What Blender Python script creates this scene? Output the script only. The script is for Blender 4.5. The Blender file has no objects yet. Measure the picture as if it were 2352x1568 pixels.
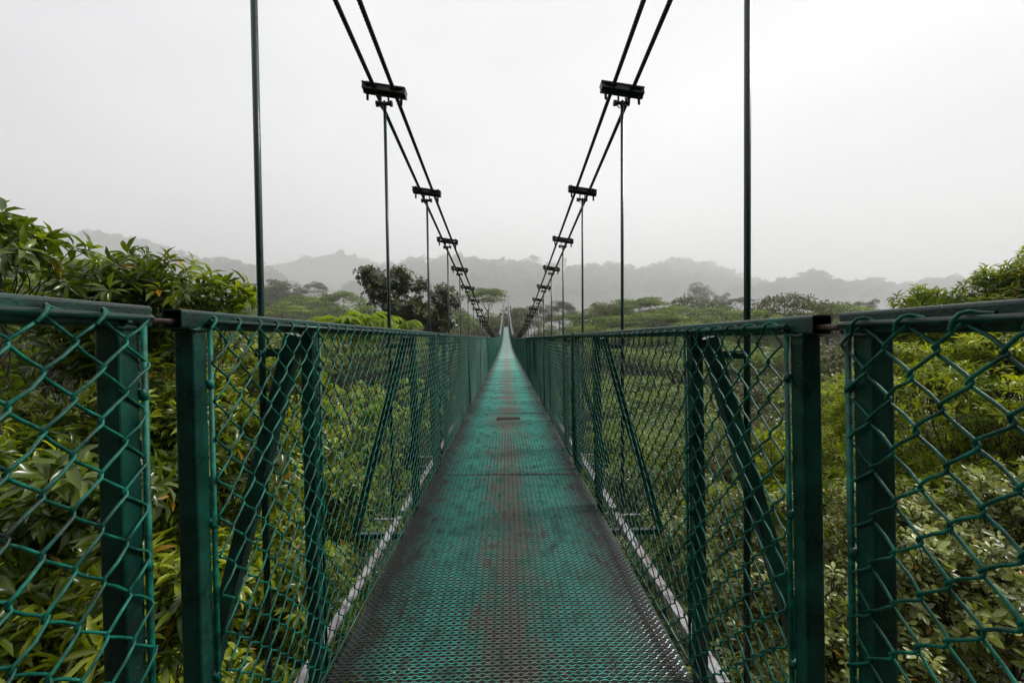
import bpy, math, random
import numpy as np
from mathutils import Vector, Matrix, Euler

# ------------------------------------------------------------------ camera, sky, sun, exposure
S = bpy.context.scene
COL = S.collection
EYE = 1.17                      # eye height above the walkway
F = 965.0                       # focal length in units of a 2352 wide picture
YAW, PITCH, ROLL = math.radians(-0.77), math.radians(-0.36), math.radians(-0.6)
cd = bpy.data.cameras.new('camera')
cam = bpy.data.objects.new('camera', cd); COL.objects.link(cam)
cd.sensor_width = 36; cd.sensor_fit = 'HORIZONTAL'; cd.lens = F/2352*36
cd.clip_start = 0.03; cd.clip_end = 3000
CR = Matrix.Rotation(YAW, 3, 'Z') @ Matrix.Rotation(math.pi/2+PITCH, 3, 'X') @ Matrix.Rotation(ROLL, 3, 'Z')
cam.matrix_world = Matrix.Translation((0, 0, EYE)) @ CR.to_4x4()
S.camera = cam

SUN_EL, SUN_AZ = math.radians(44), math.radians(72)     # azimuth measured from +Y towards +X
w = bpy.data.worlds.new('World'); S.world = w; w.use_nodes = True
nt = w.node_tree; N = nt.nodes; Lk = nt.links
bg = N['Background']
sky = N.new('ShaderNodeTexSky'); sky.sky_type = 'NISHITA'; sky.sun_disc = False
sky.sun_elevation = SUN_EL; sky.sun_rotation = SUN_AZ; sky.dust_density = 6; sky.air_density = 1.5
hs = N.new('ShaderNodeHueSaturation'); hs.inputs['Saturation'].default_value = 0.04
Lk.new(sky.outputs[0], hs.inputs['Color'])
# overcast: a nearly even white cloud deck laid over the clear sky, with faint cloud banks
tc = N.new('ShaderNodeTexCoord'); mp = N.new('ShaderNodeMapping'); mp.inputs['Scale'].default_value = (1, 1, 2.2)
nz = N.new('ShaderNodeTexNoise'); nz.inputs['Scale'].default_value = 1.3; nz.inputs['Detail'].default_value = 3
Lk.new(tc.outputs['Generated'], mp.inputs[0]); Lk.new(mp.outputs[0], nz.inputs['Vector'])
cr = N.new('ShaderNodeValToRGB')
cr.color_ramp.elements[0].position = 0.30; cr.color_ramp.elements[0].color = (0.76, 0.765, 0.78, 1)
cr.color_ramp.elements[1].position = 0.66; cr.color_ramp.elements[1].color = (0.93, 0.93, 0.935, 1)
Lk.new(nz.outputs[0], cr.inputs[0])
sc10 = N.new('ShaderNodeVectorMath'); sc10.operation = 'SCALE'; sc10.inputs['Scale'].default_value = 10.0
nrm = N.new('ShaderNodeVectorMath'); nrm.operation = 'NORMALIZE'; Lk.new(tc.outputs['Generated'], nrm.inputs[0])
dt = N.new('ShaderNodeVectorMath'); dt.operation = 'DOT_PRODUCT'; dt.inputs[1].default_value = (0.03, 0.97, 0.24); Lk.new(nrm.outputs[0], dt.inputs[0])
ma = N.new('ShaderNodeMath'); ma.operation = 'MULTIPLY_ADD'; ma.inputs[1].default_value = 0.5; ma.inputs[2].default_value = 0.5; Lk.new(dt.outputs['Value'], ma.inputs[0])
gr = N.new('ShaderNodeValToRGB'); e_ = gr.color_ramp.elements; e_[0].position = 0.0; e_[0].color = (0.62, 0.62, 0.64, 1); e_[1].position = 0.98; e_[1].color = (1.03, 1.03, 1.03, 1)
q_ = e_.new(0.74); q_.color = (0.78, 0.785, 0.80, 1)
Lk.new(ma.outputs[0], gr.inputs[0])
mu = N.new('ShaderNodeMix'); mu.data_type = 'RGBA'; mu.blend_type = 'MULTIPLY'; mu.inputs['Factor'].default_value = 1.0
Lk.new(cr.outputs[0], mu.inputs['A']); Lk.new(gr.outputs[0], mu.inputs['B'])
Lk.new(mu.outputs['Result'], sc10.inputs[0])
mx = N.new('ShaderNodeMix'); mx.data_type = 'RGBA'; mx.inputs['Factor'].default_value = 0.88
Lk.new(hs.outputs[0], mx.inputs['A']); Lk.new(sc10.outputs[0], mx.inputs['B'])
Lk.new(mx.outputs['Result'], bg.inputs['Color']); bg.inputs['Strength'].default_value = 0.071

sd = bpy.data.lights.new('sun', 'SUN'); sd.energy = 1.5; sd.angle = math.radians(10); sd.color = (1, 0.965, 0.91)
sun = bpy.data.objects.new('sun', sd); COL.objects.link(sun)
sdir = Vector((math.sin(SUN_AZ)*math.cos(SUN_EL), math.cos(SUN_AZ)*math.cos(SUN_EL), math.sin(SUN_EL)))
sun.rotation_euler = sdir.to_track_quat('Z', 'Y').to_euler()

S.view_settings.view_transform = 'Standard'; S.view_settings.look = 'None'
S.view_settings.exposure = 0.8; S.view_settings.gamma = 1.0
S.render.engine = 'CYCLES'
cy = S.cycles
cy.max_bounces = 7; cy.diffuse_bounces = 3; cy.glossy_bounces = 3; cy.transmission_bounces = 4
cy.volume_bounces = 4; cy.transparent_max_bounces = 6; cy.caustics_reflective = False; cy.caustics_refractive = False
cy.use_denoising = True
try:
    cy.denoiser = 'OPENIMAGEDENOISE'; cy.denoising_input_passes = 'RGB_ALBEDO_NORMAL'; cy.denoising_prefilter = 'ACCURATE'
except Exception: pass

def ray(px, py):
    v = CR @ Vector(((px-1176)/F, -(py-784)/F, -1)); return v
def W(px, py, d):                       # point of the world seen at a place of the photograph, y = d metres ahead
    v = ray(px, py); t = d/v.y
    return np.array((v.x*t, v.y*t, EYE+v.z*t))

# ------------------------------------------------------------------ materials
def new_mat(name):
    m = bpy.data.materials.new(name); m.use_nodes = True
    return m, m.node_tree.nodes, m.node_tree.links, m.node_tree.nodes['Principled BSDF']
def noise(N, L, scale, detail=4, rough=0.6, coord='Object', sc=(1, 1, 1)):
    t = N.new('ShaderNodeTexCoord'); mp = N.new('ShaderNodeMapping'); mp.inputs['Scale'].default_value = sc
    n = N.new('ShaderNodeTexNoise'); n.inputs['Scale'].default_value = scale; n.inputs['Detail'].default_value = detail
    n.inputs['Roughness'].default_value = rough
    if coord == 'World':
        g = N.new('ShaderNodeNewGeometry'); L.new(g.outputs['Position'], mp.inputs[0])
    else: L.new(t.outputs[coord], mp.inputs[0])
    L.new(mp.outputs[0], n.inputs['Vector']); return n.outputs[0]
def ramp(N, L, fac, stops):
    r = N.new('ShaderNodeValToRGB'); e = r.color_ramp.elements
    while len(e) < len(stops): e.new(0.5)
    for q, (p, c) in zip(e, stops): q.position = p; q.color = (*c, 1) if len(c) == 3 else c
    L.new(fac, r.inputs[0]); return r.outputs[0]
def mixc(N, L, f, a, b, mode='MIX'):
    m = N.new('ShaderNodeMix'); m.data_type = 'RGBA'; m.blend_type = mode
    for s, v in (('Factor', f), ('A', a), ('B', b)):
        if isinstance(v, (int, float)): m.inputs[s].default_value = v
        elif isinstance(v, tuple): m.inputs[s].default_value = (*v, 1)
        else: L.new(v, m.inputs[s])
    return m.outputs['Result']
def bump(N, L, P, h, strength, dist):
    b = N.new('ShaderNodeBump'); b.inputs['Strength'].default_value = strength; b.inputs['Distance'].default_value = dist
    L.new(h, b.inputs['Height']); L.new(b.outputs[0], P.inputs['Normal'])
def gray(v): return (v, v, v)

def paint(name, base, dark, light, rust, rough=(0.22, 0.5), bs=0.5, rust_at=0.66, coat=0.2, ns=9):
    m, N, L, P = new_mat(name)
    n1 = noise(N, L, ns, 5, 0.65, 'World'); n2 = noise(N, L, 60, 4, 0.6, 'World'); n3 = noise(N, L, 3.1, 5, 0.7, 'World')
    streak = noise(N, L, 14, 4, 0.6, 'World', (1, 1, 0.12))
    c = ramp(N, L, n1, [(0.3, dark), (0.5, base), (0.72, light)])
    c = mixc(N, L, ramp(N, L, streak, [(0.45, gray(0)), (0.7, gray(0.6))]), c, dark)
    c = mixc(N, L, ramp(N, L, n3, [(rust_at, gray(0)), (rust_at+0.1, gray(0.8))]), c, rust)
    c = mixc(N, L, ramp(N, L, n2, [(0.62, gray(0)), (0.72, gray(0.5))]), c, light)
    L.new(c, P.inputs['Base Color'])
    L.new(ramp(N, L, n1, [(0.35, gray(rough[0])), (0.7, gray(rough[1]))]), P.inputs['Roughness'])
    P.inputs['Specular IOR Level'].default_value = 0.35
    P.inputs['Coat Weight'].default_value = coat; P.inputs['Coat Roughness'].default_value = 0.12
    bump(N, L, P, noise(N, L, 160, 4, 0.7, 'World'), bs, 0.002)
    return m
M = {}
M['paint'] = paint('green_paint', (0.0008, 0.042, 0.029), (0.0008, 0.010, 0.008), (0.003, 0.10, 0.07), (0.012, 0.008, 0.007))
M['rail'] = paint('rail_paint', (0.0008, 0.040, 0.028), (0.004, 0.006, 0.005), (0.003, 0.11, 0.078), (0.010, 0.010, 0.008), (0.35, 0.55), 0.8, 0.60, 0.2)
M['wire'] = paint('green_wire', (0.003, 0.11, 0.075), (0.001, 0.022, 0.016), (0.010, 0.26, 0.18), (0.028, 0.018, 0.016), (0.3, 0.5), 0.6, 0.60, 0.0, 26)
M['hanger'] = paint('hanger_paint', (0.001, 0.03, 0.022), (0.002, 0.010, 0.008), (0.003, 0.055, 0.04), (0.01, 0.01, 0.01))
M['clamp'] = paint('clamp_paint', (0.004, 0.022, 0.018), (0.004, 0.006, 0.006), (0.006, 0.06, 0.045), (0.012, 0.010, 0.010), (0.3, 0.6))

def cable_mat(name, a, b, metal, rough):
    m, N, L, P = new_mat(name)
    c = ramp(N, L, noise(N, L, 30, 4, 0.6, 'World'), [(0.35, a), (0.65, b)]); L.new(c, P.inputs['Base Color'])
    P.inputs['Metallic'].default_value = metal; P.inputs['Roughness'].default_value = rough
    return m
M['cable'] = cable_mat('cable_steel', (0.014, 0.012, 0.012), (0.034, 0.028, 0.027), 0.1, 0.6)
M['cable_sheen'] = cable_mat('sheen_cable', (0.45, 0.46, 0.46), (0.62, 0.63, 0.63), 0.3, 0.45)  # far cable: wet sky reflection put into a pale base colour
M['rail_cable'] = cable_mat('rusty_cable', (0.03, 0.015, 0.012), (0.09, 0.05, 0.04), 0.3, 0.45)
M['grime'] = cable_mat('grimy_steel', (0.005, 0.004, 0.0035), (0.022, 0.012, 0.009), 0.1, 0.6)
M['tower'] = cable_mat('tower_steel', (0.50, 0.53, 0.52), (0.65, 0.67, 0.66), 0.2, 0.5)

m, N_, L_, P = new_mat('pale_channel'); M['channel'] = m
c = ramp(N_, L_, noise(N_, L_, 5, 5, 0.7, 'World'), [(0.3, (0.18, 0.155, 0.16)), (0.5, (0.40, 0.36, 0.37)), (0.7, (0.5, 0.53, 0.53))])
c = mixc(N_, L_, ramp(N_, L_, noise(N_, L_, 22, 4, 0.7, 'World'), [(0.52, gray(0)), (0.6, gray(0.85))]), c, (0.07, 0.05, 0.045))
L_.new(c, P.inputs['Base Color']); P.inputs['Roughness'].default_value = 0.35; P.inputs['Metallic'].default_value = 0.15
bump(N_, L_, P, noise(N_, L_, 120, 4, 0.7, 'World'), 0.3, 0.002)

# walkway grating: worn teal paint, rust down the trodden middle, black grime at the edges
m, N_, L_, P = new_mat('grating_paint'); M['grating'] = m
g = N_.new('ShaderNodeNewGeometry'); sx = N_.new('ShaderNodeSeparateXYZ'); L_.new(g.outputs['Position'], sx.inputs[0])
n_a = noise(N_, L_, 1.6, 6, 0.7, 'World', (1.6, 0.7, 1)); n_b = noise(N_, L_, 8, 5, 0.7, 'World', (1.4, 0.7, 1)); n_c = noise(N_, L_, 90, 3, 0.6, 'World')
teal = ramp(N_, L_, n_b, [(0.32, (0.004, 0.06, 0.045)), (0.42, (0.012, 0.25, 0.185)), (0.54, (0.03, 0.42, 0.32)), (0.7, (0.07, 0.56, 0.45))])
teal = mixc(N_, L_, ramp(N_, L_, n_c, [(0.5, gray(0)), (0.75, gray(0.4))]), teal, (0.13, 0.30, 0.23))
ab = N_.new('ShaderNodeMath'); ab.operation = 'ABSOLUTE'; L_.new(sx.outputs[0], ab.inputs[0])
def madd(a, k, b):
    q = N_.new('ShaderNodeMath'); q.operation = 'MULTIPLY_ADD'
    for i, v in enumerate((a, k, b)):
        if isinstance(v, (int, float)): q.inputs[i].default_value = v
        else: L_.new(v, q.inputs[i])
    return q.outputs[0]
mid = madd(ab.outputs[0], -0.9, madd(n_a, 0.8, madd(n_b, 1.0, -0.52)))                    # high near the middle line
c = mixc(N_, L_, ramp(N_, L_, mid, [(0.18, gray(0)), (0.38, gray(0.82))]), teal, (0.19, 0.135, 0.105))
c = mixc(N_, L_, ramp(N_, L_, n_b, [(0.57, gray(0)), (0.66, gray(0.55))]), c, (0.045, 0.026, 0.02))
edge = madd(ab.outputs[0], 1.0, madd(n_a, 0.3, madd(n_b, 0.6, -0.25)))
c = mixc(N_, L_, ramp(N_, L_, edge, [(0.60, gray(0)), (0.78, gray(0.93))]), c, (0.014, 0.012, 0.011))
L_.new(c, P.inputs['Base Color'])
L_.new(ramp(N_, L_, n_b, [(0.3, gray(0.28)), (0.7, gray(0.5))]), P.inputs['Roughness'])
P.inputs['Specular IOR Level'].default_value = 0.4; P.inputs['Coat Weight'].default_value = 0.5; P.inputs['Coat Roughness'].default_value = 0.2

def bark(name, a, b, moss):
    m, N, L, P = new_mat(name)
    c = ramp(N, L, noise(N, L, 12, 5, 0.7, 'Object', (1, 1, 0.3)), [(0.3, a), (0.7, b)])
    c = mixc(N, L, ramp(N, L, noise(N, L, 2.5, 5, 0.7, 'Object'), [(0.5, gray(0)), (0.62, gray(0.8))]), c, moss)
    L.new(c, P.inputs['Base Color']); P.inputs['Roughness'].default_value = 0.75
    bump(N, L, P, noise(N, L, 40, 4, 0.7, 'Object'), 0.6, 0.01)
    return m
M['bark'] = bark('dark_bark', (0.018, 0.013, 0.010), (0.07, 0.052, 0.042), (0.03, 0.035, 0.010))
M['bark_pale'] = bark('pale_bark', (0.06, 0.05, 0.042), (0.2, 0.17, 0.15), (0.05, 0.06, 0.02))

def leafm(name, stops, rough=0.35, trans=0.3, spec=0.5, tr_gain=1.6, hue=0.25, coat=0.0):
    m, N, L, P = new_mat(name)
    a = N.new('ShaderNodeAttribute'); a.attribute_name = 'tint'
    c = ramp(N, L, a.outputs['Fac'], stops)
    oi = N.new('ShaderNodeObjectInfo')
    c = mixc(N, L, ramp(N, L, oi.outputs['Random'], [(0, gray(0.0)), (1, gray(hue))]), c, (0.10, 0.075, 0.03))
    L.new(c, P.inputs['Base Color']); P.inputs['Roughness'].default_value = rough
    P.inputs['Specular IOR Level'].default_value = spec; P.inputs['Coat Weight'].default_value = coat; P.inputs['Coat Roughness'].default_value = 0.2
    t = N.new('ShaderNodeBsdfTranslucent')
    v = N.new('ShaderNodeVectorMath'); v.operation = 'MULTIPLY'; v.inputs[1].default_value = (tr_gain*1.15, tr_gain*1.15, tr_gain*0.5)
    L.new(c, v.inputs[0]); L.new(v.outputs[0], t.inputs['Color'])
    x = N.new('ShaderNodeMixShader'); x.inputs[0].default_value = trans
    L.new(P.outputs[0], x.inputs[1]); L.new(t.outputs[0], x.inputs[2])
    L.new(x.outputs[0], N['Material Output'].inputs['Surface'])
    return m
M['leaf_rosette'] = leafm('glossy_leaf', [(0, (0.016, 0.04, 0.003)), (0.4, (0.12, 0.18, 0.010)), (0.85, (0.52, 0.58, 0.04)), (0.975, (0.17, 0.21, 0.03)), (0.985, (0.45, 0.22, 0.015))], 0.28, 0.34, 0.5, 1.8, 0.05, 0.5)
M['leaf_umbrella'] = leafm('umbrella_leaf', [(0, (0.13, 0.21, 0.02)), (0.6, (0.24, 0.33, 0.03)), (1, (0.36, 0.42, 0.06))], 0.4, 0.4, 0.4, 1.6, 0.0)
M['leaf_dark'] = leafm('dark_leaf', [(0, (0.022, 0.036, 0.007)), (0.6, (0.075, 0.10, 0.018)), (1, (0.20, 0.22, 0.06))], 0.35, 0.2, 0.6, 1.6, 0.2, 0.5)
M['leaf_pale'] = leafm('pale_oval_leaf', [(0, (0.03, 0.05, 0.006)), (0.4, (0.13, 0.17, 0.020)), (0.93, (0.62, 0.66, 0.25)), (0.97, (0.2, 0.26, 0.04)), (0.99, (0.4, 0.16, 0.02))], 0.36, 0.25, 0.5, 1.6, 0.05, 0.1)
M['leaf_bright'] = leafm('bright_leaf', [(0, (0.035, 0.07, 0.004)), (0.5, (0.22, 0.29, 0.010)), (1, (0.60, 0.62, 0.03))], 0.4, 0.38, 0.4, 1.6, 0.05)
M['leaf_fine'] = leafm('fine_leaf', [(0, (0.026, 0.052, 0.005)), (0.5, (0.13, 0.20, 0.016)), (1, (0.34, 0.42, 0.05))], 0.5, 0.2, 0.4, 1.4, 0.12)
M['leaf_olive'] = leafm('olive_leaf', [(0, (0.032, 0.046, 0.007)), (0.6, (0.11, 0.125, 0.022)), (1, (0.22, 0.21, 0.05))], 0.5, 0.2, 0.4, 1.4, 0.15)
M['leaf_far'] = leafm('far_leaf', [(0, (0.022, 0.042, 0.006)), (0.6, (0.09, 0.13, 0.02)), (1, (0.2, 0.23, 0.04))], 0.6, 0.15, 0.3, 1.3, 0.25)

m, N_, L_, P = new_mat('forest_floor'); M['ground'] = m
c = ramp(N_, L_, noise(N_, L_, 0.6, 6, 0.7, 'World'), [(0.3, (0.012, 0.016, 0.006)), (0.6, (0.03, 0.036, 0.012)), (0.75, (0.045, 0.035, 0.02))])
L_.new(c, P.inputs['Base Color']); P.inputs['Roughness'].default_value = 0.9

# ------------------------------------------------------------------ mesh building
def tag(o, label=None, cat=None, group=None, kind=None):
    for k, v in (('label', label), ('category', cat), ('group', group), ('kind', kind)):
        if v: o[k] = v
    return o
def empty(name, loc=(0, 0, 0)):
    o = bpy.data.objects.new(name, None); o.empty_display_size = 0.2; o.location = loc; COL.objects.link(o); return o
class MB:
    def __init__(s): s.v = []; s.f = []; s.m = []; s.sm = []; s.n = 0
    def add(s, v, f, mi=0, smooth=True):
        v = np.asarray(v, float); s.v.append(v)
        f = [tuple(int(i)+s.n for i in q) for q in f] if not isinstance(f, np.ndarray) else (f+s.n)
        s.f.append(f); s.m.append((len(f), mi, smooth)); s.n += len(v)
    def mesh(s, name, mats):
        me = bpy.data.meshes.new(name)
        fs = []
        for f in s.f: fs += (f.tolist() if isinstance(f, np.ndarray) else f)
        V = np.concatenate(s.v)
        me.from_pydata(V.tolist(), [], fs)
        mi = np.concatenate([np.full(n, i) for n, i, _ in s.m]); sm = np.concatenate([np.full(n, b) for n, _, b in s.m])
        me.polygons.foreach_set('material_index', mi.astype(np.int32)); me.polygons.foreach_set('use_smooth', sm.astype(bool))
        for q in mats: me.materials.append(M[q])
        me.update(); return me
    def build(s, name, mats, parent=None):
        return link(name, s.mesh(name, mats), parent)
def link(name, me, parent=None):
    o = bpy.data.objects.new(name, me); COL.objects.link(o)
    if parent is not None: o.parent = parent
    return o
def copy_tree(o, parent=None):
    kids = list(o.children)
    c = o.copy(); COL.objects.link(c); c.parent = parent
    for k in kids: copy_tree(k, c)
    return c

def sweep(mb, prof, a, b, u, v, mi=0, caps=True, smooth=False):
    prof = np.asarray(prof, float); n = len(prof); a = np.asarray(a, float); b = np.asarray(b, float); u = np.asarray(u, float); v = np.asarray(v, float)
    off = prof[:, :1]*u + prof[:, 1:]*v
    V = np.concatenate([a+off, b+off])
    f = [(i, (i+1) % n, (i+1) % n+n, i+n) for i in range(n)]
    if caps: f += [tuple(range(n))[::-1], tuple(range(n, 2*n))]
    mb.add(V, f, mi, smooth)
def box(mb, lo, hi, mi=0):
    (a, b, c), (d, e, f) = lo, hi
    V = [(a, b, c), (d, b, c), (d, e, c), (a, e, c), (a, b, f), (d, b, f), (d, e, f), (a, e, f)]
    mb.add(V, [(0, 3, 2, 1), (4, 5, 6, 7), (0, 1, 5, 4), (1, 2, 6, 5), (2, 3, 7, 6), (3, 0, 4, 7)], mi, False)
def rsq(w, h, r, k=3):
    P = []
    for cx, cy, a0 in ((w/2-r, h/2-r, 0), (-w/2+r, h/2-r, 90), (-w/2+r, -h/2+r, 180), (w/2-r, -h/2+r, 270)):
        for i in range(k+1):
            t = math.radians(a0+90*i/k); P.append((cx+r*math.cos(t), cy+r*math.sin(t)))
    return P
def hollow(mb, w, h, r, t, a, b, u, v, mi=0):
    o = np.array(rsq(w, h, r)); i_ = np.array(rsq(w-2*t, h-2*t, max(r-t, 0.001))); n = len(o)
    a = np.asarray(a, float); b = np.asarray(b, float); u = np.asarray(u, float); v = np.asarray(v, float)
    vo = o[:, :1]*u+o[:, 1:]*v; vi = i_[:, :1]*u+i_[:, 1:]*v
    V = np.concatenate([a+vo, b+vo, a+vi, b+vi]); f = []
    for k in range(n):
        j = (k+1) % n
        f += [(k, j, j+n, k+n), (k+2*n, k+3*n, j+3*n, j+2*n), (k, k+2*n, j+2*n, j), (k+n, j+n, j+3*n, k+3*n)]
    mb.add(V, f, mi, False)
def tubes(mb, P, R, sides=5, ref=(1, 0, 0), mi=0, caps=False):
    """P: (n, k, 3) polylines, R: scalar or (n, k)"""
    P = np.asarray(P, float)
    if P.ndim == 2: P = P[None]
    n, k, _ = P.shape
    R = np.broadcast_to(np.asarray(R, float), (n, k)) if np.ndim(R) != 1 else np.broadcast_to(np.asarray(R, float)[None], (n, k))
    T = np.gradient(P, axis=1); T /= np.linalg.norm(T, axis=2, keepdims=True)+1e-9
    r = np.asarray(ref, float)
    A = r-(T@r)[..., None]*T; A /= np.linalg.norm(A, axis=2, keepdims=True)+1e-9
    B = np.cross(T, A)
    th = np.arange(sides)*2*math.pi/sides
    V = P[:, :, None]+R[..., None, None]*(np.cos(th)[:, None]*A[:, :, None]+np.sin(th)[:, None]*B[:, :, None])
    i = np.arange(n)[:, None, None]*k*sides; j = np.arange(k-1)[None, :, None]*sides; s_ = np.arange(sides)[None, None]; s2 = (s_+1) % sides
    f = np.stack([i+j+s_, i+j+s2, i+j+sides+s2, i+j+sides+s_], -1).reshape(-1, 4)
    mb.add(V.reshape(-1, 3), f, mi, True)
    if caps:
        for q in range(n):
            b0 = q*k*sides-n*k*sides
            mb.f.append([tuple(mb.n+b0+x for x in range(sides))[::-1], tuple(mb.n+b0+(k-1)*sides+x for x in range(sides))]); mb.m.append((2, mi, False))

# ------------------------------------------------------------------ bridge
BL = 3.07; Y0 = 0.84; NP = 36               # panel length, start of the first full panel, panels per side
HS = BL/2                                   # hanger spacing
YEND = Y0+BL*(NP-1)
def zb(y): return 0.00055*max(0, y-20)**2
def slope(y): return 0.0011*max(0, y-20)
RT = {-1: 1.236, 1: 1.212}                  # top of rail above the walkway, left and right
XR = 0.649; TW = 0.04; LEAN = -0.010
RAILC = TW/2

bridge = empty('footbridge', (0, 0, 0))
tag(bridge, 'long green steel suspension footbridge with chain link sides crossing the forest valley', 'bridge')

def chain_link(side, detail, seed, s0=0.072, s1=2.982):
    """the wire mesh of one panel in panel coordinates (y along, z up)"""
    rng = np.random.default_rng(seed)
    w_ = 0.0829; H = 0.0829; r = 0.0026 if detail else 0.0026
    ztop = RT[side]-0.023; zlow = 0.03
    nh = int((ztop-zlow)/(H/2)); nw = int((s1-s0)/(w_/2))
    k = np.arange(nw)
    ov = 0.0026; dn = 0.0034
    pts = []
    ph = rng.uniform(0, 6, 6)
    pers = [(0.0, 1, 0.0), (0.07, 0.995, .8), (0.5, 0.5, 1.15), (0.93, 0.005, .8)] if detail else [(0.0, 1, 0.0)] 
    for j in range(nh+1):
        last = j == nh
        for t, _, dd in (pers if not last else pers[:1]):
            phase = (j+k) % 2                       # 0: at left extreme going right (front), 1: at right going left (back)
            lx = np.where(phase == 0, t, 1-t)
            s = s0+k*w_/2+(-ov if t < 0.02 else 0)*np.where(phase == 0, 1, -1)+lx*w_/2
            if t > 0.02:
                s = s0+k*w_/2+(-ov*(1-2*lx))+lx*w_/2
                zz = (j+ {0.07: 0.13, 0.5: 0.5, 0.93: 0.87}[t])*H/2
            else: zz = j*H/2
            nrm = np.where(phase == 0, 1, -1)*dn*dd
            pts.append(np.stack([s, np.full(nw, ztop-nh*H/2+zz), nrm], -1))
    P = np.stack(pts, 1)                            # (nw, k, 3) = s, z, n
    amp = 0.0035 if detail else 0.002
    P[:, :, 0] += amp*np.sin(P[:, :, 1]*9+ph[0]+P[:, :, 0]*3)+rng.normal(0, 0.0013, P.shape[:2])
    P[:, :, 1] += 0.6*amp*np.sin(P[:, :, 0]*5+ph[1])+rng.normal(0, 0.001, P.shape[:2])
    P[:, :, 2] += 0.012*np.sin(P[:, :, 0]*2.1+ph[2])*np.sin(P[:, :, 1]*3+ph[3])*np.clip((ztop-P[:, :, 1])*4, 0, 1)
    if detail:                                       # a few strands bent out of shape
        for _ in range(7):
            a, b = rng.integers(1, nw-1), rng.integers(6, P.shape[1]-8)
            P[a, b:b+3, 0] += rng.uniform(-0.018, 0.018); P[a, b:b+3, 1] += rng.uniform(-0.008, 0.012)
    def to(Q):                                       # s, z, n -> x, y, z of the panel
        y = Q[..., 0] if side < 0 else (3.052-Q[..., 0])
        x = side*(XR-TW/2-0.012-Q[..., 2])+LEAN*(Q[..., 1])
        return np.stack([x, y, Q[..., 1]], -1)
    mb = MB()
    tubes(mb, to(P), r, 6 if detail else 3)
    if detail:                                       # knuckles twisted over the rod
        hk = P[:, -1]
        sel = (np.arange(nw)+nh) % 2 == 0
        q = hk[sel]; m_ = len(q); rr = 0.009
        path = []
        tl = rng.uniform(0.012, 0.03, m_)
        for t, (ds, dz, n_) in enumerate([(-0.012, -0.014, rr*0.6), (-0.004, 0.000, rr*1.1), (0.002, 0.008, rr*0.7), (0.006, 0.011, -rr*0.1), (0.011, 0.009, -rr*0.8)]):
            path.append(np.stack([q[:, 0]+ds, ztop+dz+np.zeros(m_), np.full(m_, n_)], -1))
        path.append(np.stack([q[:, 0]+0.011+tl, ztop+rng.uniform(-0.004, 0.007, m_), np.full(m_, -rr*0.6)], -1))
        tubes(mb, to(np.stack(path, 1)), r*1.15, 6)
    return mb.mesh('chain_link', ['wire'])

U, Vz = (1, 0, 0), (0, 0, 1)
def lx(side, x, z): return side*x+LEAN*z
def panel_rail(side):
    mb = MB(); z = RT[side]-TW/2; x = lx(side, XR, z)
    hollow(mb, TW, TW, 0.006, 0.003, (x, 0, z), (x, 3.0, z), (1, 0, 0), (0, 0, 1))
    # rod the mesh is knuckled over, with its weld stubs, and the low rod along the walkway
    zr = RT[side]-0.023; xr = lx(side, XR-TW/2-0.012, zr)
    tubes(mb, [(xr, 0.06, zr), (xr, 1.5, zr-0.001), (xr, 2.985, zr)], 0.006, 8, caps=True)
    for yy in np.arange(0.07, 3.0, 0.41):
        tubes(mb, [(xr-side*0.002, yy, zr-0.004), (lx(side, XR-TW/2+0.002, zr), yy, zr-0.006)], 0.006, 6, (0, 1, 0), caps=True)
    tubes(mb, [(side*(XR-0.03), 0.03, 0.05), (side*(XR-0.03), 2.97, 0.05)], 0.006, 6, caps=True)
    return mb
def post_shape(side, y, w_=TW, mb=None, xoff=0.0, top=None):
    mb = mb or MB(); zt = (RT[side]-TW+0.0) if top is None else top
    sweep(mb, rsq(w_, w_, 0.005), (lx(side, XR+xoff, -0.10), y, -0.10), (lx(side, XR+xoff, zt), y, zt), U, (0, -1, 0) if False else (0, 1, 0), smooth=False)
    q = [(-1, -1), (1, -1), (1, 1), (-1, 1), (-1, -1)]; hw = w_/2+0.001; jr = np.random.default_rng(3)
    pl = []
    for (a, b), (c, d) in zip(q[:-1], q[1:]):
        for t in np.linspace(0, 1, 7)[:-1]: pl.append((lx(side, XR+xoff, zt)+hw*(a+(c-a)*t)+jr.normal(0, 0.0006), y+hw*(b+(d-b)*t)+jr.normal(0, 0.0006), zt-0.001+jr.normal(0, 0.001)))
    pl.append(pl[0]); tubes(mb, pl, 0.0042+jr.uniform(-0.0012, 0.0012, len(pl)), 5, (0, 0, 1))
    return mb
def rod_shape(side, y, mb=None):
    mb = mb or MB(); x0 = lx(side, XR-TW/2-0.003, 0.04); x1 = lx(side, XR-TW/2-0.003, RT[side]-0.03)
    tubes(mb, [(x0, y, 0.04), ((x0+x1)/2, y, 0.6), (x1, y, RT[side]-0.03)], 0.0055, 8, (0, 1, 0), caps=True)
    for z in (0.12, 0.45, 0.78, 1.08):
        x = lx(side, XR-TW/2-0.003, z); tubes(mb, [(x, y, z-0.010), (x+side*0.002, y-0.004, z+0.010)], 0.0075, 6, (0, 1, 0), caps=True)
    return mb
def brace_shape(side, y, mb=None):
    mb = mb or MB(); zt = RT[side]-TW-0.004
    a = np.array((lx(side, XR+0.045, zt), y, zt)); b = np.array((side*1.07, y, -0.17)); d = b-a; d /= np.linalg.norm(d)
    u = np.cross(d, (0, 1, 0)); sweep(mb, rsq(0.05, 0.05, 0.005), a, b, u, (0, 1, 0))
    return mb
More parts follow.
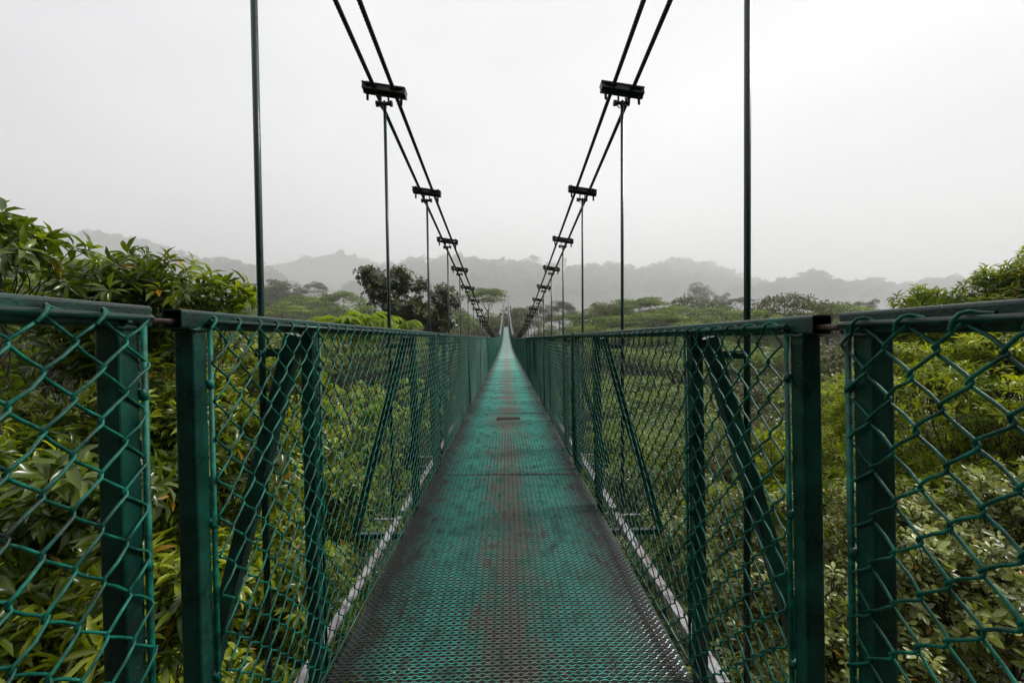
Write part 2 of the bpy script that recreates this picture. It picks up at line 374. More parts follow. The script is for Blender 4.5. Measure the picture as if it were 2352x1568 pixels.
def bracket_shape(side, y, mb=None):
    mb = mb or MB(); z = RT[side]-0.105; x0, x1 = sorted((lx(side, XR+0.03, z), lx(side, 0.845, z)))
    box(mb, (x0, y+0.024, z-0.014), (x1, y+0.032, z+0.014))
    tubes(mb, [(lx(side, 0.806, z), y-0.02, z+0.004), (lx(side, 0.806, z), y+0.06, z+0.004)], 0.006, 6, caps=True)
    return mb
ENDP = (0.048, 2.952); MIDP = (0.575, 2.11)
FENCE_DETAIL = 12
half_sub = {}
for side in (-1, 1):
    d = {}
    d['rail'] = panel_rail(side).mesh('fence_panel', ['rail'])
    d['posts'] = [post_shape(side, y).mesh('post', ['paint']) for y in ENDP+MIDP]
    d['rods'] = [rod_shape(side, y).mesh('tension_rod', ['wire']) for y in (ENDP[0]+0.025, MIDP[0]+0.025, MIDP[1]+0.025, ENDP[1]+0.025)]
    d['braces'] = [brace_shape(side, y).mesh('diagonal_brace', ['paint']) for y in MIDP]
    d['brackets'] = [bracket_shape(side, y).mesh('bracket', ['paint']) for y in MIDP]
    d['net_near'] = [chain_link(side, True, 10+side+3*i) for i in range(3)]
    d['net_far'] = [chain_link(side, False, 50+side+3*i) for i in range(2)]
    # the far panels: everything in one mesh, too small to show parts
    fb = panel_rail(side)
    for y in ENDP+MIDP: post_shape(side, y, mb=fb)
    for y in MIDP: brace_shape(side, y, mb=fb)
    P_ = fb.mesh('fence_panel', ['paint', 'wire'])
    tmp = d['net_far'][0]; v = np.empty(len(tmp.vertices)*3); tmp.vertices.foreach_get('co', v)
    fq = np.array([p.vertices[:] for p in tmp.polygons]); fb.add(v.reshape(-1, 3), fq, 1, True)
    bpy.data.meshes.remove(P_)
    d['all_far'] = fb.mesh('fence_panel', ['paint', 'wire'])
    half_sub[side] = d
prng = random.Random(4)
for side in (-1, 1):
    d = half_sub[side]
    for i in range(NP+1):
        k = i-1; y = Y0+k*BL
        detail = i <= FENCE_DETAIL-1
        o = link('fence_panel', d['rail'] if detail else d['all_far'], bridge)
        o.location = (0, y, zb(y)); o.rotation_euler = (math.atan(slope(y+1.5)), 0, 0)
        if k > 0: o.rotation_euler.y = prng.uniform(-0.004, 0.004); o.location.x = prng.uniform(-0.006, 0.006)
        if not detail: continue
        for me in d['posts']: link('post', me, o)
        for me in d['rods']: link('tension_rod', me, o)
        for me in d['braces']: link('diagonal_brace', me, o)
        for me in d['brackets']: link('bracket', me, o)
        link('chain_link_mesh', d['net_near'][(i+1) % 3] if i <= 4 else d['net_far'][i % 2], o)

# walkway sections of expanded metal
def grating(length, seed, flat=False):
    LWD, ROW = 0.0335, 0.0140
    WD = 0.648; nx = int(2*WD/LWD)*4; nr = int(length/ROW)
    X = -WD+np.arange(nx+1)*LWD/4
    rng = np.random.default_rng(seed); ph = rng.uniform(0, 6, 5)
    wave = np.array([0.5, 0.12, -0.5, 0.12])              # bond, strand, bond, strand
    wv = wave[np.arange(nx+1) % 4]; wv = np.tile(wv, (nr, 1)); wv[1::2] *= -1
    Yc = (np.arange(nr)[:, None]+0.5)*ROW+wv*ROW*0.50
    Xg = np.tile(X, (nr, 1))+rng.normal(0, 0.0004, (nr, nx+1))
    Zc = 0.004*np.sin(Yc*2*math.pi/0.74+ph[0])*(1-0.6*(Xg/WD)**2)+0.003*np.sin(Yc*5+Xg*4+ph[1])-0.004*(Xg/WD)**2
    tw = 0.0016*np.where(np.arange(nx+1) % 4 == 2, 0.45, 1.0)[None]*np.ones((nr, 1)); th = 0.0007; ta = math.radians(24)
    if flat: tw = tw*0+(0.0024, 0.0040, 0.0062)[flat-1]; ta = math.radians((17, 9, 3)[flat-1])     # far sheets: strands widened and flattened to bring out a pale grazing sheen
    def off(a, b): return a*math.cos(ta)-b*math.sin(ta), a*math.sin(ta)+b*math.cos(ta)
    V = []
    for a, b in ((-1, -th), (1, -th), (1, th), (-1, th)):
        dy, dz = off(a*tw, b); V.append(np.stack([Xg, Yc+dy, Zc+dz], -1))
    V = np.stack(V, 2)                                  # nr, nx+1, 4, 3
    r = np.arange(nr)[:, None, None]*(nx+1)*4; c = np.arange(nx)[None, :, None]*4; q = np.arange(4)[None, None]; q2 = (q+1) % 4
    f = np.stack([r+c+q, r+c+4+q, r+c+4+q2, r+c+q2], -1).reshape(-1, 4)
    r2 = np.arange(nr)[:, None, None]*(nx-3)*4; c2 = np.arange(nx-4)[None, :, None]*4
    mb = MB(); mb.add(V.reshape(-1, 3), f, 0, False)
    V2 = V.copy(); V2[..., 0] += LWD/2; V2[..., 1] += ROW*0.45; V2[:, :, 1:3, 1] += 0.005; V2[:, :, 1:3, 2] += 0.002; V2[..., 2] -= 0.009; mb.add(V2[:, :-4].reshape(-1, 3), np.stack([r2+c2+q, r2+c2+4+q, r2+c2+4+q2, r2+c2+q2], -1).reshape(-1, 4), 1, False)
    # wavy cut edge lapping over the next sheet
    n = 148; xs = np.linspace(-WD, WD, n); zz = 0.003+0.007*np.abs(np.sin(xs*math.pi/0.067))
    Va = np.stack([xs, np.full(n, length-0.012), zz*0+0.001], -1); Vb = np.stack([xs, np.full(n, length+0.006), zz+0.002], -1)
    Vc = Vb+np.array((0, 0.001, -0.0025))
    Vall = np.concatenate([Va, Vb, Vc]); f = [(i, i+1, i+1+n, i+n) for i in range(n-1)]+[(i+n, i+1+n, i+1+2*n, i+2*n) for i in range(n-1)]
    mb.add(Vall, f, 1, False)
    return mb.mesh('walkway_section', ['grating', 'grime'])
DS = 2.97
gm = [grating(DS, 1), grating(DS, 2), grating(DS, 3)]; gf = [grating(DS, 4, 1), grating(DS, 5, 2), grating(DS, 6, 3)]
nsec = int((YEND+1.0-0.63)/DS)+1
for i in range(nsec):
    y = 0.63+DS*(i-1)
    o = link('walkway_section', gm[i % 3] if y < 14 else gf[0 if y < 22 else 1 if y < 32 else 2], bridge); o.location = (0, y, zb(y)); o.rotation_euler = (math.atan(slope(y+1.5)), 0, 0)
mb = MB()                                               # small rusty patch wired onto the walkway
for r_ in range(14):
    xs = np.linspace(-0.15, 0.19, 41); ys = 6.05+r_*0.0125+0.004*np.where(np.arange(41) % 4 == 0, 1, np.where(np.arange(41) % 4 == 2, -1, 0))*(1 if r_ % 2 else -1)
    tubes(mb, np.stack([xs, ys, np.full(41, 0.010)], -1), 0.0022, 4, (0, 0, 1))
box(mb, (-0.155, 6.028, 0.006), (0.195, 6.040, 0.015))
mb.build('patch_plate', ['rail_cable'], bridge)

# beams under the walkway
pt_beam = MB(); box(pt_beam, (-1.08, -0.018, -0.215), (1.08, 0.018, -0.18)); bm_ = pt_beam.mesh('cross_beam', ['hanger'])
nh_all = int((YEND-1.4)/HS)
for i in range(-2, min(nh_all, 97)):
    y = Y0+MIDP[0]+i*HS
    o = link('cross_beam', bm_, bridge); o.location = (0, y, zb(y))
def longitudinal(name, x0, x1, z0, z1, mat, ys):
    mb = MB(); pr = [(x0, z0), (x1, z0), (x1, z1), (x0, z1)]
    V = np.array([[(x, y, zb(y)+z) for x, z in pr] for y in ys]).reshape(-1, 3); f = []
    for i in range(len(ys)-1):
        for q in range(4): f.append((i*4+q, i*4+(q+1) % 4, i*4+4+(q+1) % 4, i*4+4+q))
    f += [(3, 2, 1, 0), tuple(len(V)-4+q for q in range(4))]
    mb.add(V, f, 0, False)
    return mb.build(name, [mat], bridge)
ys = [-3, 0, 5, 10, 15, 20]+list(np.arange(23, YEND+1, 3))
longitudinal('stringer', -0.635, -0.595, -0.045, -0.016, 'hanger', ys)
longitudinal('stringer', 0.595, 0.635, -0.045, -0.016, 'hanger', ys)
longitudinal('stringer', -0.02, 0.02, -0.16, -0.12, 'hanger', ys)
chan = {}
for side in (-1, 1):
    mb = MB(); x = side*0.752
    pr = [(-0.021, 0.012), (0.021, 0.014), (0.022, 0.004), (-0.012, 0.002), (-0.012, -0.03), (-0.021, -0.03)][::-1]
    sweep(mb, pr, (x, 0.02, -0.055), (x, 1.47, -0.055), (1, 0, 0), (0, 0, 1)); xa, xb_ = sorted((side*0.745, side*0.93)); box(mb, (xa, 1.475, -0.075), (xb_, 1.50, -0.067)); mb_m = mb.mesh('side_channel', ['channel'])
    for i in range(-1, 46):
        y = Y0+MIDP[0]+i*HS+0.02
        o = link('side_channel', mb_m, bridge); o.location = (prng.uniform(-0.006, 0.006), y, zb(y)); o.rotation_euler = (math.atan(slope(y+0.7)), 0, prng.uniform(-0.004, 0.004))

# wire rope: lobed section twisted along its length
def rope(name, P, r, mat, parent, pitch=0.15, lobes=6, step=0.018, res=14):
    P = np.asarray(P, float); seg = np.linalg.norm(np.diff(P, axis=0), axis=1); L = np.concatenate([[0], np.cumsum(seg)])
    if callable(step): t = step(L[-1])
    else: t = np.arange(0, L[-1], step)
    Q = np.stack([np.interp(t, L, P[:, i]) for i in range(3)], -1)
    T = np.gradient(Q, axis=0); T /= np.linalg.norm(T, axis=1, keepdims=True)
    A = np.array((1., 0, 0))-T[:, :1]*T; A /= np.linalg.norm(A, axis=1, keepdims=True); B = np.cross(T, A)
    res = lobes*4; th = np.arange(res)*2*math.pi/res
    rad = r*(0.76+0.26*np.abs(np.cos(th*lobes/2)))
    ang = th[None]+(t/pitch*2*math.pi)[:, None]
    V = Q[:, None]+rad[None, :, None]*(np.cos(ang)[..., None]*A[:, None]+np.sin(ang)[..., None]*B[:, None])
    n = len(t); i = np.arange(n-1)[:, None]*res; s_ = np.arange(res)[None]; s2 = (s_+1) % res
    f = np.stack([i+s_, i+s2, i+res+s2, i+res+s_], -1).reshape(-1, 4)
    mb = MB(); mb.add(V.reshape(-1, 3), f, 0, True); return mb.build(name, [mat], parent)

YT = 110.5
def zc(y):
    if y < 33: return EYE+0.04+0.00188*(y-33)**2
    return EYE+0.04+0.00168*(y-33)**2
def xc(y): return 0.806+0.014*max(0, zc(y)-1.2)*(1 if y < 33 else 0)-(0.0 if y < 70 else 0.06*(y-70)/40)
CS = 0.068                                              # half distance between the two cables of a side
TILT = math.tan(math.radians(9.0))
ys_c = np.concatenate([np.arange(-3, 20, 0.4), np.arange(20, YT+0.1, 1.5)])
def stepf(L):
    return np.concatenate([np.arange(0, 14, 0.016), np.arange(14, 40, 0.06), np.arange(40, L, 0.4)])
for side in (-1, 1):
    for c in (-1, 1):
        P_ = [(side*xc(y)+c*CS, y, zb(0)+zc(y)-c*CS*TILT) for y in ys_c]
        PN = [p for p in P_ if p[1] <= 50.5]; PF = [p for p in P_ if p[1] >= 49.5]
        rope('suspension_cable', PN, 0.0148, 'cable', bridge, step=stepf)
        rope('suspension_cable', PF, 0.03, 'cable_sheen', bridge, step=lambda L: np.arange(0, L, 0.6))  # far stretch, with the sky sheen painted in
    for k in range(0, 12):                              # the cable that runs inside the rails, seen in the gaps
        y = Y0-0.07+k*BL; z = RT[side]-TW/2+zb(y)
        rope('handrail_cable', [(side*XR+LEAN*z, y-0.10, z-0.004), (side*XR+LEAN*z, y+0.04, z-0.006), (side*XR+LEAN*z, y+0.16, z-0.004)], 0.0065, 'rail_cable', bridge, 0.05, step=0.005)

# hangers: rod, clamp over both cables, shackle
def clamp_mesh(mb, sl, mi=0):
    """around origin, cables pass at +-CS; sl = cable slope along y"""
    n = len(mb.v)
    tl = math.atan(sl)
    def plate(z0, z1, hw, hy):
        box(mb, (-hw, -hy, z0), (hw, hy, z1), mi)
    plate(0.014, 0.024, 0.152, 0.036); plate(-0.024, -0.014, 0.150, 0.036)
    plate(-0.040, -0.024, 0.148, 0.005)                 # downward stiffener fin
    plate(0.024, 0.034, 0.148, 0.004)
    box(mb, (-0.150, -0.030, -0.014), (-0.128, 0.030, 0.014), mi); box(mb, (0.128, -0.030, -0.014), (0.150, 0.030, 0.014), mi); box(mb, (-0.045, -0.030, -0.014), (0.045, 0.030, 0.014), mi)
    for x in (-0.118, 0.118):
        tubes(mb, [(x, 0, -0.088), (x, 0, 0.046)], 0.0095, 6, (1, 0, 0), mi, True)
        tubes(mb, [(x, 0, 0.024), (x, 0, 0.036)], 0.014, 6, (1, 0, 0), mi, True)
        tubes(mb, [(x, 0, -0.040), (x, 0, -0.024)], 0.014, 6, (1, 0, 0), mi, True)
    ct, st = math.cos(tl), math.sin(tl); ca, sa = math.cos(math.radians(-9)), math.sin(math.radians(-9))
    for i in range(n, len(mb.v)):
        v = mb.v[i]; y = v[:, 1]*ct-v[:, 2]*st; z = v[:, 1]*st+v[:, 2]*ct; x = v[:, 0]*ca-z*sa*-1
        mb.v[i] = np.stack([v[:, 0]*ca, y, z+v[:, 0]*sa], -1)
def shackle_mesh(mb, mi=0):
    box(mb, (-0.030, -0.012, -0.085), (-0.022, 0.012, -0.022), mi); box(mb, (0.022, -0.012, -0.085), (0.030, 0.012, -0.022), mi)
    box(mb, (-0.030, -0.014, -0.036), (0.030, 0.014, -0.026), mi)
    tubes(mb, [(-0.052, 0, -0.092), (0.052, 0, -0.092)], 0.013, 8, (0, 0, 1), mi, True)
    tubes(mb, [(-0.060, 0, -0.092), (-0.040, 0, -0.092)], 0.023, 6, (0, 0, 1), mi, True)
    tubes(mb, [(0.036, 0, -0.092), (0.052, 0, -0.092)], 0.023, 6, (0, 0, 1), mi, True)
    tubes(mb, [(-0.040, 0, -0.10), (-0.018, 0, -0.128)], 0.004, 5, (0, 1, 0), mi, True)
    a = np.linspace(0, 2*math.pi, 13)
    tubes(mb, np.stack([0*a, 0.022*np.sin(a), -0.103+0.024*np.cos(a)], -1), 0.008, 6, (1, 0, 0), mi)
hid = 0
far_rods = MB()
for i in range(-1, nh_all):
    y = Y0+MIDP[0]+i*HS; z1 = zc(y)
    if y > YT-1.5: break
    for side in (-1, 1):
        xt = side*xc(y); xb = side*0.806; z0 = zb(y)-0.2
        if z1-0.13 < z0+0.1: continue
        mb = MB() if i < 49 else far_rods
        R = 0.0112
        tubes(mb, [(xb, y, z0), ((xb+xt)/2, y, (z0+z1-0.13)/2), (xt, y, z1-0.12)], R, 8, (1, 0, 0), 0, True)
        n0 = len(mb.v)
        if i < 49:
            tubes(mb, [(xb, y, z0-0.02), (xb, y, z0+0.10)], 0.017, 8, (1, 0, 0), 0, True)
        if i < 24:
            h = mb.build('hanger', ['hanger'], bridge)
            if i >= -1:
                cmb = MB(); clamp_mesh(cmb, 2*0.00188*(y-33)); co = cmb.build('cable_clamp', ['clamp'], h); co.location = (xt, y, z1)
                smb = MB(); shackle_mesh(smb); so = smb.build('shackle', ['clamp'], h); so.location = (xt, y, z1)
        else:
            cmb = MB(); clamp_mesh(cmb, 2*(0.00188 if y < 33 else 0.00168)*(y-33)); shackle_mesh(cmb)
            for v, f, m__ in zip(cmb.v, cmb.f, [0]*len(cmb.v)): pass
            V = np.concatenate(cmb.v)+np.array((xt, y, z1)); fs = []
            for f in cmb.f: fs += (f.tolist() if isinstance(f, np.ndarray) else list(f))
            mb.add(V, fs, 1, False)
            if i < 49: mb.build('hanger', ['hanger', 'clamp'], bridge)
far = far_rods.build('hanger', ['hanger', 'clamp'], bridge); tag(far, kind='stuff')

# far tower
tw = MB(); zt = 11.5; zd = zb(YT)
tower = MB()
for x in (-0.74, 0.74):
    for dx in (-0.13, 0.13):
        sweep(tower, rsq(0.11, 0.11, 0.01), (x+dx, YT, zd-6), (x+dx, YT, zt), (1, 0, 0), (0, 1, 0))
    for z in np.arange(zd-5.5, zt, 0.9):
        box(tower, (x-0.08, YT-0.03, z), (x+0.08, YT+0.03, z+0.06))
    box(tower, (x-0.24, YT-0.16, zt), (x+0.24, YT+0.16, zt+0.12))
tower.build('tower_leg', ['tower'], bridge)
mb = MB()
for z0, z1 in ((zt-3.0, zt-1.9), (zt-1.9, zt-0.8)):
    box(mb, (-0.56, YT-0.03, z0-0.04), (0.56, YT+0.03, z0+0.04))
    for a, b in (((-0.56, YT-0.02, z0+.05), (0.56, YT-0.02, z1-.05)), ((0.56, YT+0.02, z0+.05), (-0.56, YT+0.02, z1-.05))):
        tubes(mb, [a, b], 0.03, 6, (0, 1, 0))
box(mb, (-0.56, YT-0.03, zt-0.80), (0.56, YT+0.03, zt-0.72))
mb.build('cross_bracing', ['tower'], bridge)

# ------------------------------------------------------------------ terrain
def interp_list(pts, d, lower):
    A = np.array([W(px, py, d) for px, py in pts]); return A[:, 0], A[:, 2]-lower
RIDGES = [  # depth, slope in front, tree height allowance, crest points of the photograph
    (430, 0.42, 8, [(-500, 540), (-200, 500), (90, 518), (180, 522), (260, 531), (330, 541), (400, 562), (470, 592), (560, 640), (660, 690)]),
    (330, 0.45, 8, [(330, 660), (400, 590), (470, 583), (540, 590), (600, 596), (650, 618), (690, 650), (740, 665), (820, 700)]),
    (640, 0.35, 8, [(600, 640), (660, 600), (720, 583), (790, 577), (840, 590), (900, 610)]),
    (410, 0.42, 8, [(780, 680), (840, 618), (900, 592), (980, 588), (1080, 580), (1180, 586), (1260, 594), (1340, 598), (1420, 606), (1500, 602), (1580, 615), (1680, 640), (1760, 660)]),
    (470, 0.42, 8, [(1440, 640), (1480, 600), (1560, 588), (1620, 594), (1680, 620), (1720, 650)]),
    (330, 0.45, 8, [(1640, 690), (1700, 645), (1760, 634), (1850, 622), (1900, 632), (1980, 636), (2060, 636), (2140, 628), (2240, 630), (2400, 640), (2700, 620)]),
    (220, 0.40, 8, [(420, 760), (500, 680), (560, 662), (660, 648), (720, 655), (800, 684), (860, 712), (930, 760)]),
    (95, 0.5, 8, [(-500, 560), (-100, 600), (60, 604), (150, 606), (220, 632), (280, 680), (350, 740)]),
    (155, 0.40, 7, [(1300, 740), (1380, 706), (1430, 684), (1500, 684), (1600, 690), (1700, 694), (1780, 712), (1900, 708), (2050, 700), (2200, 698), (2500, 690)]),
    (72, 0.32, 7, [(1230, 815), (1400, 772), (1600, 752), (1800, 765), (2000, 772), (2400, 755)]),
    (66, 0.32, 7, [(-300, 770), (300, 772), (500, 776), (700, 780), (900, 792), (1060, 812)]),
    (130, 0.5, 8, [(860, 760), (930, 716), (1000, 700), (1080, 700), (1170, 722), (1260, 728), (1330, 742), (1400, 770)]),
]
RIDGES = [((d*2.0 if d > 300 else d), s, (14 if d > 300 else h), p) for d, s, h, p in RIDGES]
RD = [(d, s) + interp_list(p, d, h) for d, s, h, p in RIDGES]
def ground(x, y):
    x = np.asarray(x, float); y = np.asarray(y, float)
    z = -17+12.5*np.exp(-(np.maximum(y, -4)/11)**2)*np.ones_like(x)+np.where(y < -4, 0.8*(-4-y), 0)
    z = z+3*np.clip(-x/30, 0, 1)*np.exp(-(y/40)**2)+0.9*np.sin(x*0.21+1)*np.sin(y*0.17)
    for d, s, cx, cz in RD:
        k = y/d
        zz = np.interp(x, cx, cz, left=-60, right=-60)-s*np.abs(y-d)-0.0015*(y-d)**2*(d < 200)
        z = np.maximum(z, zz)
    z = z+1.2*np.sin(x*0.06)*np.cos(y*0.05)*np.clip(y/80, 0, 1)
    return z
gx = np.concatenate([np.arange(-1860, -120, 20), np.arange(-120, 120, 3), np.arange(120, 1861, 20)])
gy = np.concatenate([np.arange(-60, 140, 3), np.arange(140, 1440, 12)])
GX, GY = np.meshgrid(gx, gy); GZ = ground(GX, GY)
mb = MB(); nx, ny = len(gx), len(gy)
i = np.arange(ny-1)[:, None]*nx; j = np.arange(nx-1)[None]
mb.add(np.stack([GX, GY, GZ], -1).reshape(-1, 3), np.stack([i+j, i+j+1, i+j+1+nx, i+j+nx], -1).reshape(-1, 4), 0, True)
tag(mb.build('ground', ['ground']), kind='structure')

# ------------------------------------------------------------------ foliage helpers
def unit(v): return v/(np.linalg.norm(v, axis=-1, keepdims=True)+1e-9)
# leaf templates: (u along, v across, w up) of a leaf 1 long, 1 wide
def tmpl(shape):
    if shape == 'lance':
        V = [(0, 0, 0), (0.3, -0.42, 0.10), (0.3, 0, 0.02), (0.3, 0.42, 0.10), (0.68, -0.44, 0.02), (0.68, 0, -0.07), (0.68, 0.44, 0.02), (1, 0, -0.22)]
        Fq = [(0, 2, 1), (0, 3, 2), (1, 2, 5, 4), (2, 3, 6, 5), (4, 5, 7), (5, 6, 7)]
    elif shape == 'oval':
        V = [(0, 0, 0), (0.35, -0.5, 0.08), (0.35, 0, 0.0), (0.35, 0.5, 0.08), (0.75, -0.42, 0.03), (0.75, 0, -0.03), (0.75, 0.42, 0.03), (1, 0, -0.10)]
        Fq = [(0, 2, 1), (0, 3, 2), (1, 2, 5, 4), (2, 3, 6, 5), (4, 5, 7), (5, 6, 7)]
    elif shape == 'fold':
        V = [(0, 0, 0), (0.5, -0.5, 0.06), (0.5, 0.5, 0.06), (1, 0, -0.12), (0.5, 0, -0.02)]
        Fq = [(0, 4, 1), (0, 2, 4), (1, 4, 3), (4, 2, 3)]
    else:
        V = [(0, 0, 0), (0.5, -0.5, 0.05), (0.5, 0.5, 0.05), (1, 0, -0.1)]
        Fq = [(0, 2, 1), (1, 2, 3)]
    return np.array(V, float), Fq
def leaves_mesh(name, P, D, Nn, Ln, Wd, shape, mat, tint):
    T, Fq = tmpl(shape); n = len(P); k = len(T)
    D = unit(D); Sd = unit(np.cross(Nn, D)); Up = np.cross(D, Sd)
    V = P[:, None]+T[None, :, :1]*Ln[:, None, None]*D[:, None]+T[None, :, 1:2]*Wd[:, None, None]*Sd[:, None]+T[None, :, 2:]*Ln[:, None, None]*Up[:, None]
    V = V.reshape(-1, 3)
    me = bpy.data.meshes.new(name)
    cnt = np.array([len(q) for q in Fq]); flat = np.concatenate([np.array(q) for q in Fq])
    loops = (flat[None]+(np.arange(n)*k)[:, None]).reshape(-1).astype(np.int32)
    tot = np.tile(cnt, n); starts = np.concatenate([[0], np.cumsum(tot)[:-1]]).astype(np.int32)
    me.vertices.add(len(V)); me.vertices.foreach_set('co', V.reshape(-1))
    me.loops.add(len(loops)); me.loops.foreach_set('vertex_index', loops)
    me.polygons.add(len(tot)); me.polygons.foreach_set('loop_start', starts)
    try: me.polygons.foreach_set('loop_total', tot.astype(np.int32))
    except Exception: pass
    me.update(calc_edges=True); me.validate()
    a = me.attributes.new('tint', 'FLOAT', 'POINT'); a.data.foreach_set('value', np.repeat(tint, k).astype(np.float32))
    me.polygons.foreach_set('use_smooth', np.ones(len(tot), bool))
    me.materials.append(M[mat]); return me
def kmeans(P, k, rng):
    k = min(k, len(P)); C = P[rng.choice(len(P), k, replace=False)]
    for _ in range(4):
        a = np.argmin(((P[:, None]-C[None])**2).sum(-1), 1)
        for q in range(k):
            if (a == q).any(): C[q] = P[a == q].mean(0)
    return C, a
def limb(mb, a, b, r0, r1, rng, n=6, bend=0.12, sides=6, sag=0.0):
    a = np.asarray(a, float); b = np.asarray(b, float); L = np.linalg.norm(b-a); t = np.linspace(0, 1, n)[:, None]
    off = rng.normal(0, bend*L, 3)*0.6; P = a+(b-a)*t+off*np.sin(t*math.pi)*0.6
    P[:, 2] -= sag*L*np.sin(t[:, 0]*math.pi)
    P[1:-1] += rng.normal(0, bend*L*0.12, (n-2, 3))
    ref = (1, 0, 0) if abs((b-a)[0]) < 0.7*L else (0, 0, 1)
    tubes(mb, P, np.linspace(r0, r1, n), sides, ref); return P
def skeleton(mb, base, fork, tips, rng, r, ks=(5, 5), sides=6, rmin=0.006):
    """trunk from base to fork, limbs branching to groups of tips; returns the direction at every tip"""
    limb(mb, base, fork, r, r*0.75, rng, 8, 0.05, sides+2)
    dirs = np.zeros_like(tips); N0 = len(tips)
    def rec(node, idx, lev, rad):
        if lev == len(ks) or len(idx) <= 2:
            for q in idx:
                P = limb(mb, node, tips[q], max(rad*0.5, rmin), rmin*0.6, rng, 6, 0.22, max(3, sides-2)); dirs[q] = P[-1]-P[-2]
            return
        C, a = kmeans(tips[idx], ks[lev], rng)
        for c in range(len(C)):
            sub = idx[a == c]
            if not len(sub): continue
            tgt = node+(C[c]-node)*(0.55 if lev < len(ks)-1 else 0.65)
            rr = max(rad*math.sqrt(len(sub)/max(len(idx), 1))*1.05, rmin)
            limb(mb, node, tgt, rr, rr*0.7, rng, 8, 0.24, sides)
            rec(tgt, sub, lev+1, rr*0.7)
    rec(np.asarray(fork, float), np.arange(N0), 0, r*0.75); return dirs
def keep_off_bridge(P, m=1.18):
    return ~((np.abs(P[:, 0]) < m) & (P[:, 2] > -0.75)) & ~((np.abs(P[:, 0]) < 0.9))
def ellip(rng, n, c, r, shell=0.4, lo=-1.0):
    d = unit(rng.normal(0, 1, (n*3, 3))); d = d[d[:, 2] > lo][:n]
    return np.asarray(c)+d*np.asarray(r)*(rng.uniform(0, 1, len(d))**shell)[:, None]

def clumped(rng, n, c, r):
    n = max(n, 8); nc = max(4, int(n/22)); C = ellip(rng, nc, c, r, 0.45)
    a = rng.integers(0, nc, n); d = unit(rng.normal(0, 1, (n, 3))); d[:, 2] = np.where(rng.uniform(0, 1, n) < 0.75, np.abs(d[:, 2]), d[:, 2])
    return C[a]+d*np.asarray(r)*np.array((0.30, 0.30, 0.24))*rng.uniform(0.75, 1.25, (nc, 1))[a]*(rng.uniform(0, 1, n)**0.4)[:, None]
def place_root(name, base, label, cat, group):
    return tag(empty(name, tuple(base)), label, cat, group)

def rosette_tree(base, crown, n_tips, label, seed, leafL=0.15, leafW=0.042, per=10, twigs=2, mat='leaf_rosette', shape='lance', group=None, name='broadleaf_tree', trunk=0.09, droop=0.25, spread=0.16, cat='tree', tintp=(0.05, 0.95), yellow=0.012, lmin=0.7, clump=True):
    """crown = list of (center, radii) in world coordinates; leaves sit in whorls at the twig ends"""
    rng = np.random.default_rng(seed); base = np.asarray(base, float)
    vol = np.array([np.prod(r)**0.67 for _, r in crown]); tips = np.concatenate([(clumped if clump else ellip)(rng, max(6, int(n_tips*v/vol.sum())), c, r) for (c, r), v in zip(crown, vol)])
    tips = tips[keep_off_bridge(tips)]
    c0 = tips.mean(0); fork = base+(c0-base)*0.45; fork[2] = min(fork[2], tips[:, 2].min()+0.35*(c0[2]-tips[:, 2].min()))
    root = place_root(name, base, label, cat, group)
    mb = MB(); dirs = skeleton(mb, base, fork, tips, rng, trunk, (6, 5, 4))
    Pn = [tips]; Dn = [unit(dirs)+np.array((0, 0, 0.35))]
    tw0 = []
    for _ in range(twigs):
        d = unit(unit(dirs)+rng.normal(0, 0.8, tips.shape)+np.array((0, 0, 0.25))); l = rng.uniform(spread*0.6, spread*1.6, (len(tips), 1))
        e = tips+d*l; ok = keep_off_bridge(e, 1.1)
        tw0.append(np.stack([tips[ok]-0.01*d[ok], tips[ok]+d[ok]*l[ok]*0.5+rng.normal(0, 0.01, (ok.sum(), 3)), e[ok]], 1)); Pn.append(e[ok]); Dn.append(d[ok])
    tubes(mb, np.concatenate(tw0), 0.0035, 3)
    V = [v-base for v in mb.v]; mb.v = V
    mb.build('trunk', ['bark'], root)
    C = np.concatenate(Pn); A = unit(np.concatenate(Dn))
    m = len(C); per_n = per
    Cr = np.repeat(C, per_n, 0); Ar = np.repeat(A, per_n, 0); k = np.tile(np.arange(per_n), m)
    ref = unit(rng.normal(0, 1, (m, 3))); B1 = unit(np.cross(A, ref)); B2 = np.cross(A, B1); B1 = np.repeat(B1, per_n, 0); B2 = np.repeat(B2, per_n, 0)
    ang = k*2.39996+np.repeat(rng.uniform(0, 6, m), per_n)+rng.normal(0, 0.15, m*per_n)
    rad = np.cos(ang)[:, None]*B1+np.sin(ang)[:, None]*B2
    el = (0.15+0.75*(k/per_n))[:, None]+rng.normal(0, 0.12, (m*per_n, 1))
    D = unit(rad*np.cos(el)+Ar*np.sin(el)-np.array((0, 0, 1))*droop*rng.uniform(0.3, 1.6, (m*per_n, 1)))
    Nn = unit(Ar+0.5*np.array((0, 0, 1))+rng.normal(0, 0.25, D.shape))
    scale = np.repeat(rng.uniform(lmin, 1.2, m), per_n)*rng.uniform(0.7, 1.1, m*per_n)
    tint = np.clip(np.repeat(rng.uniform(*tintp, m), per_n)*0.6+rng.uniform(*tintp, m*per_n)*0.4, 0, 0.95)
    tint = np.where(rng.uniform(0, 1, m*per_n) < yellow, 1.0, tint)
    P_ = Cr-Ar*(per_n-k)[:, None]*0.003+D*0.008
    ok = keep_off_bridge(P_+D*leafL*0.8, 0.98)
    me = leaves_mesh('crown', (P_-base)[ok], D[ok], Nn[ok], (leafL*scale)[ok], (leafW*scale*rng.uniform(0.85, 1.2, len(scale)))[ok], shape, mat, tint[ok])
    link('crown', me, root); return root

